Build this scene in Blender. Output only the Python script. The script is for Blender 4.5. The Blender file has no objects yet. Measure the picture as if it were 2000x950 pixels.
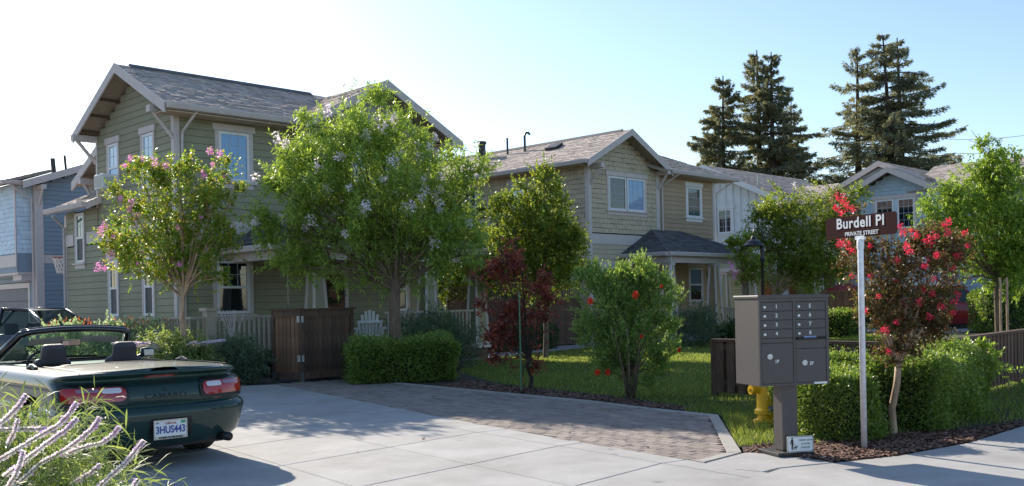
import bpy, bmesh, math, random
import numpy as np
from mathutils import Vector, Matrix
random.seed(7)
rng = np.random.default_rng(11)
R = math.radians
scn = bpy.context.scene
COL = scn.collection

# ---------------------------------------------------------------- camera
F, ROLL, HY, EYE = 1932.0, 0.0194, 588.5, 1.57
cr, sr = math.cos(ROLL), math.sin(ROLL)
cam_d = bpy.data.cameras.new('camera')
cam = bpy.data.objects.new('camera', cam_d)
COL.objects.link(cam)
cam.matrix_world = Matrix(((cr, sr, 0, 0), (0, 0, -1, 0), (-sr, cr, 0, EYE), (0, 0, 0, 1)))
cam_d.sensor_width = 36
cam_d.lens = F / 2000 * 36
cam_d.shift_y = (HY - 475) / 2000
cam_d.clip_start = 0.05
cam_d.clip_end = 2000
scn.camera = cam

def ray(x, y):
    u = x - 1000; v = HY - y
    return ((u * cr + v * sr) / F, 1.0, (-u * sr + v * cr) / F)
def at(x, y, Y):
    """point of the place seen at photo pixel (x, y) at distance Y"""
    d = ray(x, y); return Vector((d[0] * Y, Y, EYE + d[2] * Y))
def gr(x, y, z=0.0):
    d = ray(x, y); t = (z - EYE) / d[2]; return Vector((d[0] * t, t, z))

# ---------------------------------------------------------------- world, sun, exposure
SUN_AZ, SUN_EL = R(-33.5), R(28.5)          # azimuth from +Y clockwise
w = bpy.data.worlds.new('World'); scn.world = w; w.use_nodes = True
nt = w.node_tree
sky = nt.nodes.new('ShaderNodeTexSky'); sky.sky_type = 'NISHITA'; sky.sun_disc = False
sky.sun_elevation = SUN_EL; sky.sun_rotation = SUN_AZ
sky.air_density = 1.0; sky.dust_density = 0.55; sky.ozone_density = 2.4; sky.altitude = 10
bg = nt.nodes['Background']; bg.inputs['Strength'].default_value = 0.083
nt.links.new(sky.outputs[0], bg.inputs['Color'])
sd = bpy.data.lights.new('sun', 'SUN'); sd.energy = 3.25; sd.angle = R(0.53); sd.color = (1.0, 0.90, 0.76)
sun = bpy.data.objects.new('sun', sd); COL.objects.link(sun)
sdir = Vector((math.sin(SUN_AZ) * math.cos(SUN_EL), math.cos(SUN_AZ) * math.cos(SUN_EL), math.sin(SUN_EL)))
sun.rotation_euler = sdir.to_track_quat('Z', 'Y').to_euler()
sun.location = (-20, 30, 30)
scn.view_settings.view_transform = 'Standard'; scn.view_settings.look = 'None'
scn.view_settings.exposure = 1.27; scn.view_settings.gamma = 1.0
scn.cycles.max_bounces = 8; scn.cycles.transparent_max_bounces = 6

# ---------------------------------------------------------------- materials
def _new(name):
    m = bpy.data.materials.new(name); m.use_nodes = True
    return m, m.node_tree, m.node_tree.nodes['Principled BSDF']
def N(t, typ, **k):
    n = t.nodes.new(typ)
    for a, b in k.items():
        if a in n.inputs.keys() if hasattr(n.inputs, 'keys') else False: n.inputs[a].default_value = b
        else: setattr(n, a, b)
    return n
def mat(name, c, rough=.7, metal=0, spec=.5, var=0.12, scale=8, bump=0, bscale=60, objvar=0.0, c2=None, coat=0, stretch=None, emis=None, island=0.0, ior=None, world=0):
    m, t, p = _new(name)
    p.inputs['Roughness'].default_value = rough; p.inputs['Metallic'].default_value = metal
    p.inputs['Specular IOR Level'].default_value = spec
    p.inputs['Coat Weight'].default_value = coat
    p.inputs['Coat Roughness'].default_value = .03
    if ior: p.inputs['IOR'].default_value = ior
    tc = N(t, 'ShaderNodeTexCoord'); src = tc.outputs['Object']
    if world: src = N(t, 'ShaderNodeNewGeometry').outputs['Position']
    if stretch:
        mp = N(t, 'ShaderNodeMapping'); mp.inputs['Scale'].default_value = stretch
        t.links.new(src, mp.inputs[0]); src = mp.outputs[0]
    no = N(t, 'ShaderNodeTexNoise'); no.inputs['Scale'].default_value = scale; no.inputs['Detail'].default_value = 5
    no.inputs['Roughness'].default_value = .6
    t.links.new(src, no.inputs['Vector'])
    rp = N(t, 'ShaderNodeValToRGB')
    a = tuple(x * (1 - var) for x in c) + (1,)
    b = tuple(min(1, x * (1 + var)) for x in (c2 or c)) + (1,)
    rp.color_ramp.elements[0].position = .35; rp.color_ramp.elements[1].position = .65
    rp.color_ramp.elements[0].color = a; rp.color_ramp.elements[1].color = b
    t.links.new(no.outputs['Fac'], rp.inputs[0])
    out = rp.outputs[0]
    if world:      # broad worn patches, drips and hairline cracks, fixed to the place
        n3 = N(t, 'ShaderNodeTexNoise'); n3.inputs['Scale'].default_value = .9; n3.inputs['Detail'].default_value = 9; n3.inputs['Roughness'].default_value = .72; t.links.new(src, n3.inputs['Vector'])
        r3 = N(t, 'ShaderNodeValToRGB'); r3.color_ramp.elements[0].position = .32; r3.color_ramp.elements[1].position = .62
        g0 = 1 - world * .5; r3.color_ramp.elements[0].color = (g0, g0 * .985, g0 * .96, 1); r3.color_ramp.elements[1].color = (1.04, 1.04, 1.04, 1); t.links.new(n3.outputs['Fac'], r3.inputs[0])
        vo = N(t, 'ShaderNodeTexVoronoi'); vo.inputs['Scale'].default_value = 1.1; vo.inputs['Randomness'].default_value = 1; t.links.new(src, vo.inputs['Vector'])
        r4 = N(t, 'ShaderNodeValToRGB'); r4.color_ramp.elements[0].position = .02; r4.color_ramp.elements[1].position = .075; g1 = 1 - world * .8; r4.color_ramp.elements[0].color = (g1, g1, g1, 1); r4.color_ramp.elements[1].color = (1, 1, 1, 1); t.links.new(vo.outputs['Distance'], r4.inputs[0])
        for rr_ in (r3, r4):
            mm = N(t, 'ShaderNodeMix'); mm.data_type = 'RGBA'; mm.blend_type = 'MULTIPLY'; mm.inputs[0].default_value = 1; t.links.new(out, mm.inputs[6]); t.links.new(rr_.outputs[0], mm.inputs[7]); out = mm.outputs[2]
    if objvar or island:
        hs = N(t, 'ShaderNodeHueSaturation')
        mr = N(t, 'ShaderNodeMapRange'); v = objvar or island
        mr.inputs['To Min'].default_value = 1 - v; mr.inputs['To Max'].default_value = 1 + v
        if objvar: t.links.new(N(t, 'ShaderNodeObjectInfo').outputs['Random'], mr.inputs[0])
        else: t.links.new(N(t, 'ShaderNodeNewGeometry').outputs['Random Per Island'], mr.inputs[0])
        t.links.new(mr.outputs[0], hs.inputs['Value']); t.links.new(out, hs.inputs['Color']); out = hs.outputs[0]
    t.links.new(out, p.inputs['Base Color'])
    if bump:
        n2 = N(t, 'ShaderNodeTexNoise'); n2.inputs['Scale'].default_value = bscale; n2.inputs['Detail'].default_value = 4
        t.links.new(src, n2.inputs['Vector'])
        bp = N(t, 'ShaderNodeBump'); bp.inputs['Strength'].default_value = bump; bp.inputs['Distance'].default_value = .02
        t.links.new(n2.outputs['Fac'], bp.inputs['Height']); t.links.new(bp.outputs[0], p.inputs['Normal'])
    return m
def leaf(name, cols, rough=.45, trans=.45, tcol=None, spec=.5):
    m, t, p = _new(name); trans = min(.6, trans * 1.15)
    cols = [tuple(min(.9, x * 1.65) for x in c) for c in cols]
    g = N(t, 'ShaderNodeNewGeometry'); rp = N(t, 'ShaderNodeValToRGB')
    e = rp.color_ramp.elements
    e[0].color = cols[0] + (1,); e[1].color = cols[-1] + (1,)
    for i, c in enumerate(cols[1:-1]):
        k = e.new((i + 1) / (len(cols) - 1)); k.color = c + (1,)
    t.links.new(g.outputs['Random Per Island'], rp.inputs[0])
    t.links.new(rp.outputs[0], p.inputs['Base Color']); p.inputs['Roughness'].default_value = rough
    p.inputs['Specular IOR Level'].default_value = spec
    tr = N(t, 'ShaderNodeBsdfTranslucent'); mx = N(t, 'ShaderNodeMixShader'); mx.inputs[0].default_value = trans
    mul = N(t, 'ShaderNodeMix'); mul.data_type = 'RGBA'; mul.blend_type = 'MULTIPLY'; mul.inputs[0].default_value = 1
    mul.inputs[7].default_value = (tcol or (2.05, 2.0, .95)) + (1,)
    t.links.new(rp.outputs[0], mul.inputs[6]); t.links.new(mul.outputs[2], tr.inputs[0])
    t.links.new(p.outputs[0], mx.inputs[1]); t.links.new(tr.outputs[0], mx.inputs[2])
    t.links.new(mx.outputs[0], t.nodes['Material Output'].inputs[0])
    return m
def glass(name, c, rough=.02, ior=2.1, tr=0.0):
    m, t, p = _new(name)
    p.inputs['Base Color'].default_value = c + (1,); p.inputs['Roughness'].default_value = rough
    p.inputs['IOR'].default_value = ior; p.inputs['Specular IOR Level'].default_value = .5
    no = N(t, 'ShaderNodeTexNoise'); no.inputs['Scale'].default_value = 1.3
    tc = N(t, 'ShaderNodeTexCoord'); t.links.new(tc.outputs['Object'], no.inputs['Vector'])
    bp = N(t, 'ShaderNodeBump'); bp.inputs['Strength'].default_value = .06; bp.inputs['Distance'].default_value = .05
    t.links.new(no.outputs['Fac'], bp.inputs['Height']); t.links.new(bp.outputs[0], p.inputs['Normal'])
    if tr:
        tb = N(t, 'ShaderNodeBsdfTransparent'); tb.inputs[0].default_value = (.80, .95, .88, 1)
        mx = N(t, 'ShaderNodeMixShader'); mx.inputs[0].default_value = tr
        t.links.new(p.outputs[0], mx.inputs[1]); t.links.new(tb.outputs[0], mx.inputs[2])
        t.links.new(mx.outputs[0], t.nodes['Material Output'].inputs[0])
    return m
M = {}
M['siding_green'] = mat('siding_green', (.295, .282, .19), .75, objvar=.05, scale=3, var=.06, bump=.15, bscale=90)
M['siding_tan'] = mat('siding_tan', (.50, .42, .31), .75, objvar=.06, scale=3, var=.07, bump=.15)
M['siding_brown'] = mat('siding_brown', (.42, .31, .20), .75, objvar=.06, scale=3, var=.07, bump=.15)
M['shingle_tan'] = mat('shingle_tan', (.50, .42, .30), .8, objvar=.10, scale=4, var=.08)
M['shingle_tan_i'] = mat('shingle_tan_i', (.50, .42, .30), .8, island=.10, scale=4, var=.08)
M['shingle_grey'] = mat('shingle_grey', (.42, .42, .42), .8, island=.09, scale=4, var=.08)
M['siding_blue'] = mat('siding_blue', (.25, .31, .37), .7, objvar=.05, scale=3, var=.06)
M['shingle_blue'] = mat('shingle_blue', (.62, .74, .84), .7, island=.07, scale=4, var=.07)
M['siding_white'] = mat('siding_white', (.74, .76, .76), .7, objvar=.03, scale=3, var=.05)
M['siding_paleblue'] = mat('siding_paleblue', (.55, .66, .74), .7, objvar=.04, scale=3, var=.05)
M['siding_slate'] = mat('siding_slate', (.34, .42, .48), .7, objvar=.04, scale=3, var=.05)
M['siding_olive'] = mat('siding_olive', (.36, .36, .22), .75, objvar=.05, scale=3, var=.06)
M['trim'] = mat('trim', (.58, .51, .485), .6, scale=5, var=.06)
M['trim_w'] = mat('trim_white', (.76, .74, .74), .5, scale=5, var=.04)
M['trim_pink'] = mat('trim_pink', (.62, .53, .50), .6, scale=5, var=.05)
M['soffit'] = mat('soffit', (.50, .38, .28), .8, scale=5)
M['shade_backing'] = mat('wall_shade_backing', (.035, .035, .032), .95)  # near-black core stands in for shadow lines in the gaps between boards
M['roof'] = mat('roof_deck', (.34, .27, .21), .9)
M['shg'] = mat('asphalt_shingle', (.46, .39, .345), .92, island=.24, scale=60, var=.25, bump=.3, bscale=200)
M['shg_dark'] = mat('asphalt_shingle_dark', (.12, .115, .12), .92, island=.38, scale=60, var=.2)
M['pane'] = glass('window_pane', (.012, .016, .020), ior=1.9)
M['pane_sky'] = glass('window_pane_sky_tint', (.05, .24, .50), ior=2.0)  # blue base colour paints a sky reflection into the pane
M['pane_green'] = glass('window_pane_green', (.05, .10, .09), ior=1.9)
M['pane_sky_bright'] = glass('window_pane_sky_bright', (.42, .55, .66), ior=2.0)  # pale base colour paints bright reflected sky into the pane
M['muntin'] = mat('muntin', (.42, .50, .58), .5)
M['blind'] = mat('blind', (.05, .055, .06), .6)
M['door_wood'] = mat('door_wood', (.15, .052, .02), .5, stretch=(1, 1, .15), scale=20, var=.25)
M['concrete'] = mat('concrete', (.408, .402, .394), .88, scale=2.2, var=.06, world=.45, bump=.12, bscale=180, objvar=.035)
M['joint'] = mat('joint', (.075, .07, .065), .95, scale=20)
M['paver'] = mat('paver', (.31, .245, .20), .9, scale=30, var=.14, bump=.35, bscale=220, objvar=.20, c2=(.27, .24, .225))
M['kerb'] = mat('kerb', (.38, .365, .34), .88, world=.2, scale=6, var=.09, bump=.2)
M['soil'] = mat('soil', (.060, .038, .027), .95, scale=14, var=.5, bump=.8, bscale=40)
M['grass_base'] = mat('grass_base', (.050, .070, .020), .95, scale=3, var=.4, bump=.6, bscale=60)
M['earth'] = mat('earth', (.10, .10, .07), .95, scale=.3, var=.3)
M['chip'] = mat('bark_chip', (.20, .115, .082), .9, island=.5, scale=30, var=.2)
M['grass'] = leaf('grass_blade', [(.052, .080, .020), (.090, .122, .032), (.17, .18, .07)], .6, .45)
M['oldwood'] = mat('oldwood', (.115, .068, .045), .85, stretch=(6, 6, .5), scale=9, var=.5, bump=.5, objvar=.22)
M['oldwood_l'] = mat('oldwood_light', (.24, .13, .075), .85, stretch=(6, 6, .5), scale=9, var=.4, bump=.5, objvar=.25)
M['fencewood'] = mat('fencewood', (.12, .070, .046), .85, stretch=(5, 5, .5), scale=9, var=.4, bump=.4, objvar=.25)
M['metal_grey'] = mat('metal_grey', (.42, .43, .44), .35, metal=.8, scale=30)
M['galv'] = mat('galvanised', (.80, .80, .84), .4, metal=.15, scale=25, var=.12)
M['bronze'] = mat('mailbox_paint', (.075, .066, .066), .42, scale=20, var=.06, spec=.5)
M['bronze_d'] = mat('mailbox_recess', (.03, .026, .025), .6)
M['letter'] = mat('letter_white', (.80, .80, .80), .5, var=.02)
M['black'] = mat('black_plastic', (.012, .012, .013), .45)
M['blackpaint'] = mat('black_paint', (.010, .010, .012), .25, coat=.8)
M['iron'] = mat('dark_iron', (.018, .017, .018), .4)
M['rubber'] = mat('rubber', (.015, .015, .016), .85, bump=.2)
M['yellow'] = mat('hydrant_yellow', (.90, .52, .015), .45, scale=9, var=.10)
M['brown_sign'] = mat('sign_brown', (.040, .009, .009), .7, spec=.12, var=.03)
M['white'] = mat('white_paint', (.78, .79, .80), .5, var=.03)
M['bark'] = mat('bark', (.16, .115, .080), .9, stretch=(4, 4, .6), scale=10, var=.35, bump=.6, bscale=30)
M['bark_dark'] = mat('bark_dark', (.060, .042, .034), .95, stretch=(4, 4, .6), scale=10, var=.4, bump=.6, bscale=30)
M['bark_myrtle'] = mat('bark_myrtle', (.33, .20, .12), .7, stretch=(3, 3, .5), scale=6, var=.25, c2=(.42, .30, .20))
M['railing'] = mat('railing_paint', (.42, .36, .30), .65, scale=6, var=.1)
M['red'] = mat('red_paint', (.30, .012, .015), .3, coat=.5)
M['net'] = mat('net', (.65, .63, .60), .8)
M['tan_plastic'] = mat('tan_plastic', (.45, .42, .38), .6)

# ---------------------------------------------------------------- mesh helpers
class MB:
    def __init__(s): s.v = []; s.f = []; s.m = []
    def add(s, vs, fs, mi=0):
        o = len(s.v); s.v.extend([tuple(p) for p in vs]); s.f.extend([tuple(i + o for i in f) for f in fs]); s.m.extend([mi] * len(fs)); return s
    def box(s, a, b, mi=0):
        x0, x1 = sorted((a[0], b[0])); y0, y1 = sorted((a[1], b[1])); z0, z1 = sorted((a[2], b[2]))
        s.add([(x0, y0, z0), (x1, y0, z0), (x1, y1, z0), (x0, y1, z0), (x0, y0, z1), (x1, y0, z1), (x1, y1, z1), (x0, y1, z1)],
              [(0, 3, 2, 1), (4, 5, 6, 7), (0, 1, 5, 4), (1, 2, 6, 5), (2, 3, 7, 6), (3, 0, 4, 7)], mi); return s
    def prism(s, poly, axis, c0, c1, mi=0):
        """extrude a 2-D polygon along x, y or z"""
        def P(p, c): return {'x': (c, p[0], p[1]), 'y': (p[0], c, p[1]), 'z': (p[0], p[1], c)}[axis]
        n = len(poly)
        s.add([P(p, c0) for p in poly] + [P(p, c1) for p in poly],
              [tuple(range(n))[::-1], tuple(range(n, 2 * n))] + [(i, (i + 1) % n, n + (i + 1) % n, n + i) for i in range(n)], mi); return s
    def slab(s, quad, d, mi=0):
        """thick slab: polygon of 3-D points and offset vector d"""
        n = len(quad); q = [Vector(p) for p in quad]; d = Vector(d)
        s.add(q + [p + d for p in q], [tuple(range(n))[::-1], tuple(range(n, 2 * n))] + [(i, (i + 1) % n, n + (i + 1) % n, n + i) for i in range(n)], mi); return s
    def tube(s, pts, rad, n=8, mi=0, cap=True):
        pts = [Vector(p) for p in pts]; k = len(pts)
        if not hasattr(rad, '__len__'): rad = [rad] * k
        o = len(s.v); up = Vector((0, 0, 1)); prev = None
        for i, p in enumerate(pts):
            d = (pts[min(i + 1, k - 1)] - pts[max(i - 1, 0)]).normalized()
            if prev is None:
                a = d.cross(up if abs(d.z) < .9 else Vector((1, 0, 0))).normalized()
            else: a = (prev - d * prev.dot(d)).normalized()
            prev = a; b = d.cross(a)
            for j in range(n):
                t = 2 * math.pi * j / n; s.v.append(tuple(p + (a * math.cos(t) + b * math.sin(t)) * rad[i]))
        for i in range(k - 1):
            for j in range(n):
                q = o + i * n; s.f.append((q + j, q + (j + 1) % n, q + n + (j + 1) % n, q + n + j)); s.m.append(mi)
        if cap:
            s.f.append(tuple(range(o, o + n))[::-1]); s.m.append(mi)
            s.f.append(tuple(range(o + (k - 1) * n, o + k * n))); s.m.append(mi)
        return s
    def lathe(s, prof, c=(0, 0, 0), n=16, mi=0):
        """prof: (radius, z)"""
        o = len(s.v)
        for r_, z in prof:
            for j in range(n):
                t = 2 * math.pi * j / n; s.v.append((c[0] + r_ * math.cos(t), c[1] + r_ * math.sin(t), c[2] + z))
        for i in range(len(prof) - 1):
            for j in range(n):
                q = o + i * n; s.f.append((q + j, q + (j + 1) % n, q + n + (j + 1) % n, q + n + j)); s.m.append(mi)
        s.f.append(tuple(range(o, o + n))[::-1]); s.m.append(mi)
        s.f.append(tuple(range(o + (len(prof) - 1) * n, o + len(prof) * n))); s.m.append(mi)
        return s
    def mesh(s, name, mats, smooth=False, fix=False):
        me = bpy.data.meshes.new(name); me.from_pydata(s.v, [], s.f)
        if not isinstance(mats, (list, tuple)): mats = [mats]
        for m in mats: me.materials.append(m)
        if len(mats) > 1: me.polygons.foreach_set('material_index', s.m)
        if fix:
            b = bmesh.new(); b.from_mesh(me); bmesh.ops.recalc_face_normals(b, faces=b.faces); b.to_mesh(me); b.free()
        if smooth: me.polygons.foreach_set('use_smooth', [True] * len(me.polygons))
        me.update(); return me
    def build(s, name, mats, parent=None, loc=(0, 0, 0), rot=0, smooth=False, fix=True):
        return link(name, s.mesh(name, mats, smooth, fix), parent, loc, rot)
def link(name, me, parent=None, loc=(0, 0, 0), rot=0):
    o = bpy.data.objects.new(name, me); COL.objects.link(o); o.parent = parent; o.location = loc
    o.rotation_euler = (0, 0, rot) if not hasattr(rot, '__len__') else rot
    return o
def tag(o, label=None, cat=None, group=None, kind=None):
    if label: o['label'] = label
    if cat: o['category'] = cat
    if group: o['group'] = group
    if kind: o['kind'] = kind
    return o
def thing(name, label, cat, loc=(0, 0, 0), rot=0, group=None):
    o = bpy.data.objects.new(name, None); COL.objects.link(o); o.location = loc
    o.rotation_euler = (0, 0, rot) if not hasattr(rot, '__len__') else rot
    o.empty_display_size = .2
    return tag(o, label, cat, group)
def bevel(o, wd=.01, seg=2):
    m = o.modifiers.new('bevel', 'BEVEL'); m.width = wd; m.segments = seg; m.limit_method = 'ANGLE'; m.angle_limit = R(35); return o
def text_mesh(txt, size, depth=.002, bold=0.0, sx=1.0, spacing=1.0):
    """flat lettering as a mesh: x to the right, z up, facing -y, centred on its origin"""
    c = bpy.data.curves.new('lettering', 'FONT'); c.body = txt; c.size = size; c.extrude = depth; c.offset = bold
    c.align_x = 'CENTER'; c.align_y = 'CENTER'; c.resolution_u = 3; c.space_character = spacing
    o = bpy.data.objects.new('lettering', c); COL.objects.link(o)
    bpy.context.view_layer.update()
    me = bpy.data.meshes.new_from_object(o.evaluated_get(bpy.context.evaluated_depsgraph_get()))
    bpy.data.objects.remove(o)
    me.transform(Matrix(((sx, 0, 0, 0), (0, 0, -1, 0), (0, 1, 0, 0), (0, 0, 0, 1))))
    return me
def text(txt, size, m, parent, loc, rot=0, name='lettering', **k):
    me = text_mesh(txt, size, **k); me.materials.clear(); me.materials.append(m)
    return link(name, me, parent, loc, rot)

# unit meshes shared between repeated pieces
_cache = {}
def shared(key, fn):
    if key not in _cache: _cache[key] = fn()
    return _cache[key]

# ================================================================= THE GROUND
def sheet(name, poly, z, m, parent=None, kind='structure', h=.0):
    b = MB()
    if h: b.prism([tuple(p)[:2] for p in poly], 'z', z - h, z)
    else: b.add([(p[0], p[1], z) for p in poly], [tuple(range(len(poly)))])
    o = b.build(name, m, parent); 
    if kind: o['kind'] = kind
    return o
sheet('ground', [(-600, -300), (600, -300), (600, 900), (-600, 900)], -.06, M['earth'])

G0 = Vector((-.44, 9.57)); GI = Vector((.92, 1.10)); GJ = Vector((.925, -1.245))
def gp(i, j): return G0 + GI * i + GJ * j
drive = sheet('driveway', [(-30, -12), (14, -12), (14, 9.0), (2.24, 8.76), (1.94, 9.5), (-1.6, 14.8), (-3.1, 17.5), (-4.2, 20.0), (-3.4, 21.6), (-7, 24.5), (-14, 26), (-30, 26)], -.03, M['joint'])
def poly_slab(pts, z0, z1, m, name, parent, gap=.006):
    c = sum((Vector(p[:2]) for p in pts), Vector((0, 0))) / len(pts)
    q = []
    for p in pts:
        v = Vector(p[:2]) - c; q.append(v * (1 - gap / max(v.length, .01) * 1.3))
    b = MB(); n = len(q); e = .008
    qi = [v * (1 - e / max(v.length, .01)) for v in q]
    b.add([(v.x, v.y, z0) for v in q] + [(v.x, v.y, z1 - .006) for v in q] + [(v.x, v.y, z1) for v in qi],
          [tuple(range(2 * n, 3 * n))] + [(i, (i + 1) % n, n + (i + 1) % n, n + i) for i in range(n)] + [(n + i, n + (i + 1) % n, 2 * n + (i + 1) % n, 2 * n + i) for i in range(n)])
    return b.build(name, m, parent, (c.x, c.y, 0))
for i in range(-13, 1):
    for j in range(-11, 5):
        q = [gp(i, j), gp(i + 1, j), gp(i + 1, j + 1), gp(i, j + 1)]
        c = sum(q, Vector((0, 0))) / 4
        if c.y < 1.2 or c.y > 24 or c.x < -19: continue
        if c.y > 22.3 and c.x < -4.4: continue
        poly_slab(q, -.06, 0, M['concrete'], 'slab', drive)
# strip beside the pavers
PB = [Vector(p) for p in [(-4.75, 19.75), (-1.53, 14.47), (-.27, 12.42), (.73, 10.92), (1.31, 10.13), (1.79, 9.37), (2.3, 8.72)]]
SB = [gp(1, j) for j in range(-8, 4)]
def near(line, k):   # clamp helper: point of the polyline nearest to k
    best = None
    for a, b_ in zip(line[:-1], line[1:]):
        d = b_ - a; t = max(0, min(1, (k - a).dot(d) / d.length_squared)); p = a + d * t
        if best is None or (p - k).length < (best - k).length: best = p
    return best
for a, b_ in zip(SB[:-1], SB[1:]):
    pa, pb = near(PB, a), near(PB, b_)
    if (pa - pb).length < .1: continue
    poly_slab([a, pa, pb, b_], -.06, 0, M['concrete'], 'slab', drive, gap=.003)
# paver field: outline
KO = [Vector(p) for p in [(-3.38, 20.85), (-.96, 17.89), (1.23, 15.24), (1.98, 14.05), (2.70, 13.12), (2.27, 9.91), (1.79, 9.37)]]
field = [Vector((-4.3, 20.3))] + PB[:6] + [KO[5], KO[4], KO[3], KO[2], KO[1], KO[0]]
pave = sheet('parking_pavement', [(p.x, p.y) for p in field], -.02, M['joint'])
def inside(p, poly):
    c = False; n = len(poly)
    for i in range(n):
        a, b_ = poly[i], poly[(i + 1) % n]
        if (a.y > p.y) != (b_.y > p.y) and p.x < (b_.x - a.x) * (p.y - a.y) / (b_.y - a.y) + a.x: c = not c
    return c
ko_in = [KO[0] + Vector((-.02, -.13)), KO[1] + Vector((-.08, -.10)), KO[2] + Vector((-.08, -.11)), KO[3] + Vector((-.08, -.10)), KO[4] + Vector((-.13, -.08)), KO[5] + Vector((-.12, .02)), KO[6]]
inner = [Vector((-4.3, 20.3))] + PB[:6] + [Vector((2.13, 9.92)), ko_in[4], ko_in[3], ko_in[2], ko_in[1], ko_in[0]]
# herringbone of 0.1 x 0.2-ish blocks
PW, PL = .115, .235
def paver_mesh():
    b = MB(); e = .006; L, W = PL - .008, PW * 1.02 - .006
    b.prism([(0, 0), (L, 0), (L, W), (0, W)], 'z', -.05, -.004)
    b.add([(0, 0, -.004), (L, 0, -.004), (L, W, -.004), (0, W, -.004), (e, e, 0), (L - e, e, 0), (L - e, W - e, 0), (e, W - e, 0)],
          [(4, 5, 6, 7), (0, 1, 5, 4), (1, 2, 6, 5), (2, 3, 7, 6), (3, 0, 4, 7)])
    return b.mesh('paver', M['paver'])
pme = paver_mesh(); pv = []
ang = math.atan2(-.80, .60); U = Vector((math.cos(ang), math.sin(ang))); V = Vector((-U.y, U.x))
O = Vector((.6, 12.6)); row = 0
for r_ in range(-60, 60):
    for c_ in range(-60, 60):
        off = (r_ % 2) * PL * .5 + ((r_ // 2) % 2) * .04
        p = O + U * (c_ * PL + off) + V * (r_ * PW * 1.02)
        if inside(p + U * PL / 2 + V * PW / 2, inner) : pv.append(p)
pv.sort(key=lambda p: p.length)
for p in pv[:300]:
    o = link('paver', pme, pave, (p.x, p.y, .002 + random.uniform(-.003, .002)), ang)
b = MB()
for p in pv[300:]:
    z = .002 + random.uniform(-.003, .002); L, W = PL - .008, PW * 1.02 - .006
    q = [p, p + U * L, p + U * L + V * W, p + V * W]
    b.add([(a.x, a.y, -.03) for a in q] + [(a.x, a.y, z) for a in q], [(4, 5, 6, 7), (0, 1, 5, 4), (1, 2, 6, 5), (2, 3, 7, 6), (3, 0, 4, 7)])
M['paver_i'] = mat('paver_far', (.31, .245, .20), .9, scale=30, var=.14, island=.2, c2=(.27, .24, .225))
tag(b.build('paver_field', M['paver_i'], pave, fix=False), kind='stuff')
# kerb
kb = tag(MB().box((0, 0, -.06), (.01, .01, -.05)).build('kerb', M['kerb']), kind='structure')
for k in range(6):
    a, b_ = KO[k], KO[k + 1]; ai = ko_in[k]; bi = ko_in[k + 1] if k < 5 else Vector((1.73, 9.46))
    if k == 5: ai = Vector((2.13, 9.92))
    if k == 4: bi = Vector((2.13, 9.92))
    n = max(1, int((b_ - a).length / 1.5))
    for s in range(n):
        t0, t1 = s / n, (s + 1) / n
        poly_slab([a.lerp(b_, t0), a.lerp(b_, t1), ai.lerp(bi, t1), ai.lerp(bi, t0)], -.06, .014, M['kerb'], 'kerb_stone', kb, gap=.003)
# right pavement
edge = [(2.14, 8.70), (2.24, 8.80), (2.39, 8.99), (2.74, 9.14), (2.96, 9.23), (3.74, 9.59), (4.71, 10.29), (5.94, 11.54), (8.5, 14.4), (14, 21)]
pv2 = sheet('pavement', edge + [(24, 10), (14, -12), (-1, -12)], -.025, M['joint'])
def cut(lst): return [Vector(p) for p in lst]
je = [(gp(1, 4.35)), (2.14, 8.70)]
poly_slab(cut([(1.74, 8.2), (2.14, 8.72), (2.24, 8.80), (2.39, 8.99), (2.74, 9.14), (2.96, 9.23), (3.74, 9.59), (4.71, 10.29), (6.3, 8.2), (3.4, 5.0), (1.0, 7.2)]), -.06, .003, M['concrete'], 'slab', pv2, gap=.008)
poly_slab(cut([(4.71, 10.29), (5.94, 11.54), (8.5, 14.4), (14, 21), (24, 10), (18, 2), (6.3, 8.2)]), -.06, .003, M['concrete'], 'slab', pv2, gap=.008)
poly_slab(cut([(1.0, 7.2), (3.4, 5.0), (6.3, 8.2), (18, 2), (14, -12), (-1, -12), (-4, 1.2)]), -.06, .002, M['concrete'], 'slab', pv2, gap=.008)
# small pad under the mailbox
poly_slab(cut([(1.80, 9.36), (2.27, 9.90), (2.62, 10.12), (3.05, 9.72), (2.98, 9.24), (2.74, 9.15), (2.39, 9.0), (2.2, 8.82), (1.98, 9.0)]), -.06, .005, M['concrete'], 'slab', pv2, gap=.006)

# lawn and beds
lawn_poly = [(-3.3, 21.0), (-.9, 18.0), (1.28, 15.3), (2.03, 14.1), (2.75, 13.15), (2.35, 10.4), (3.0, 10.3), (8, 13), (14, 24), (24, 44), (17.5, 38), (9.3, 40.3), (2.8, 32.6), (-1.1, 26.3), (-2.8, 23.5)]
sheet('lawn', lawn_poly, -.010, M['grass_base'])
sheet('flower_bed', [(-3.4, 20.9), (-.93, 17.9), (1.25, 15.26), (2.0, 14.1), (2.3, 13.7), (2.6, 14.0), (1.6, 16.0), (-.3, 18.9), (-1.2, 22.0), (-1.2, 27), (-3.4, 27), (-3.6, 22)], -.004, M['soil'])
sheet('mulch_bed', [(2.30, 9.95), (2.42, 10.6), (3.0, 11.0), (8.4, 14.9), (5.96, 11.56), (4.73, 10.30), (3.76, 9.60), (2.98, 9.24), (2.55, 9.5)], -.002, M['soil'])
sheet('house_bed', [(-20, 21.5), (-13.5, 24.5), (-6.9, 24.6), (-4.6, 21.6), (-3.3, 21.2), (-1.0, 26.4), (2.7, 32.9), (2, 36), (-9, 48), (-30, 40)], -.018, M['soil'])
walk = [(-1.33, 26.46), (2.52, 32.83), (5.69, 36.85), (8.99, 40.5), (12, 44), (10.8, 45), (8.0, 41.9), (4.9, 38.0), (1.7, 34.0), (-2.2, 27.3), (-3.2, 25.0), (-2.4, 24.4)]
sheet('path', walk, .012, M['concrete'], h=.06)
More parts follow.
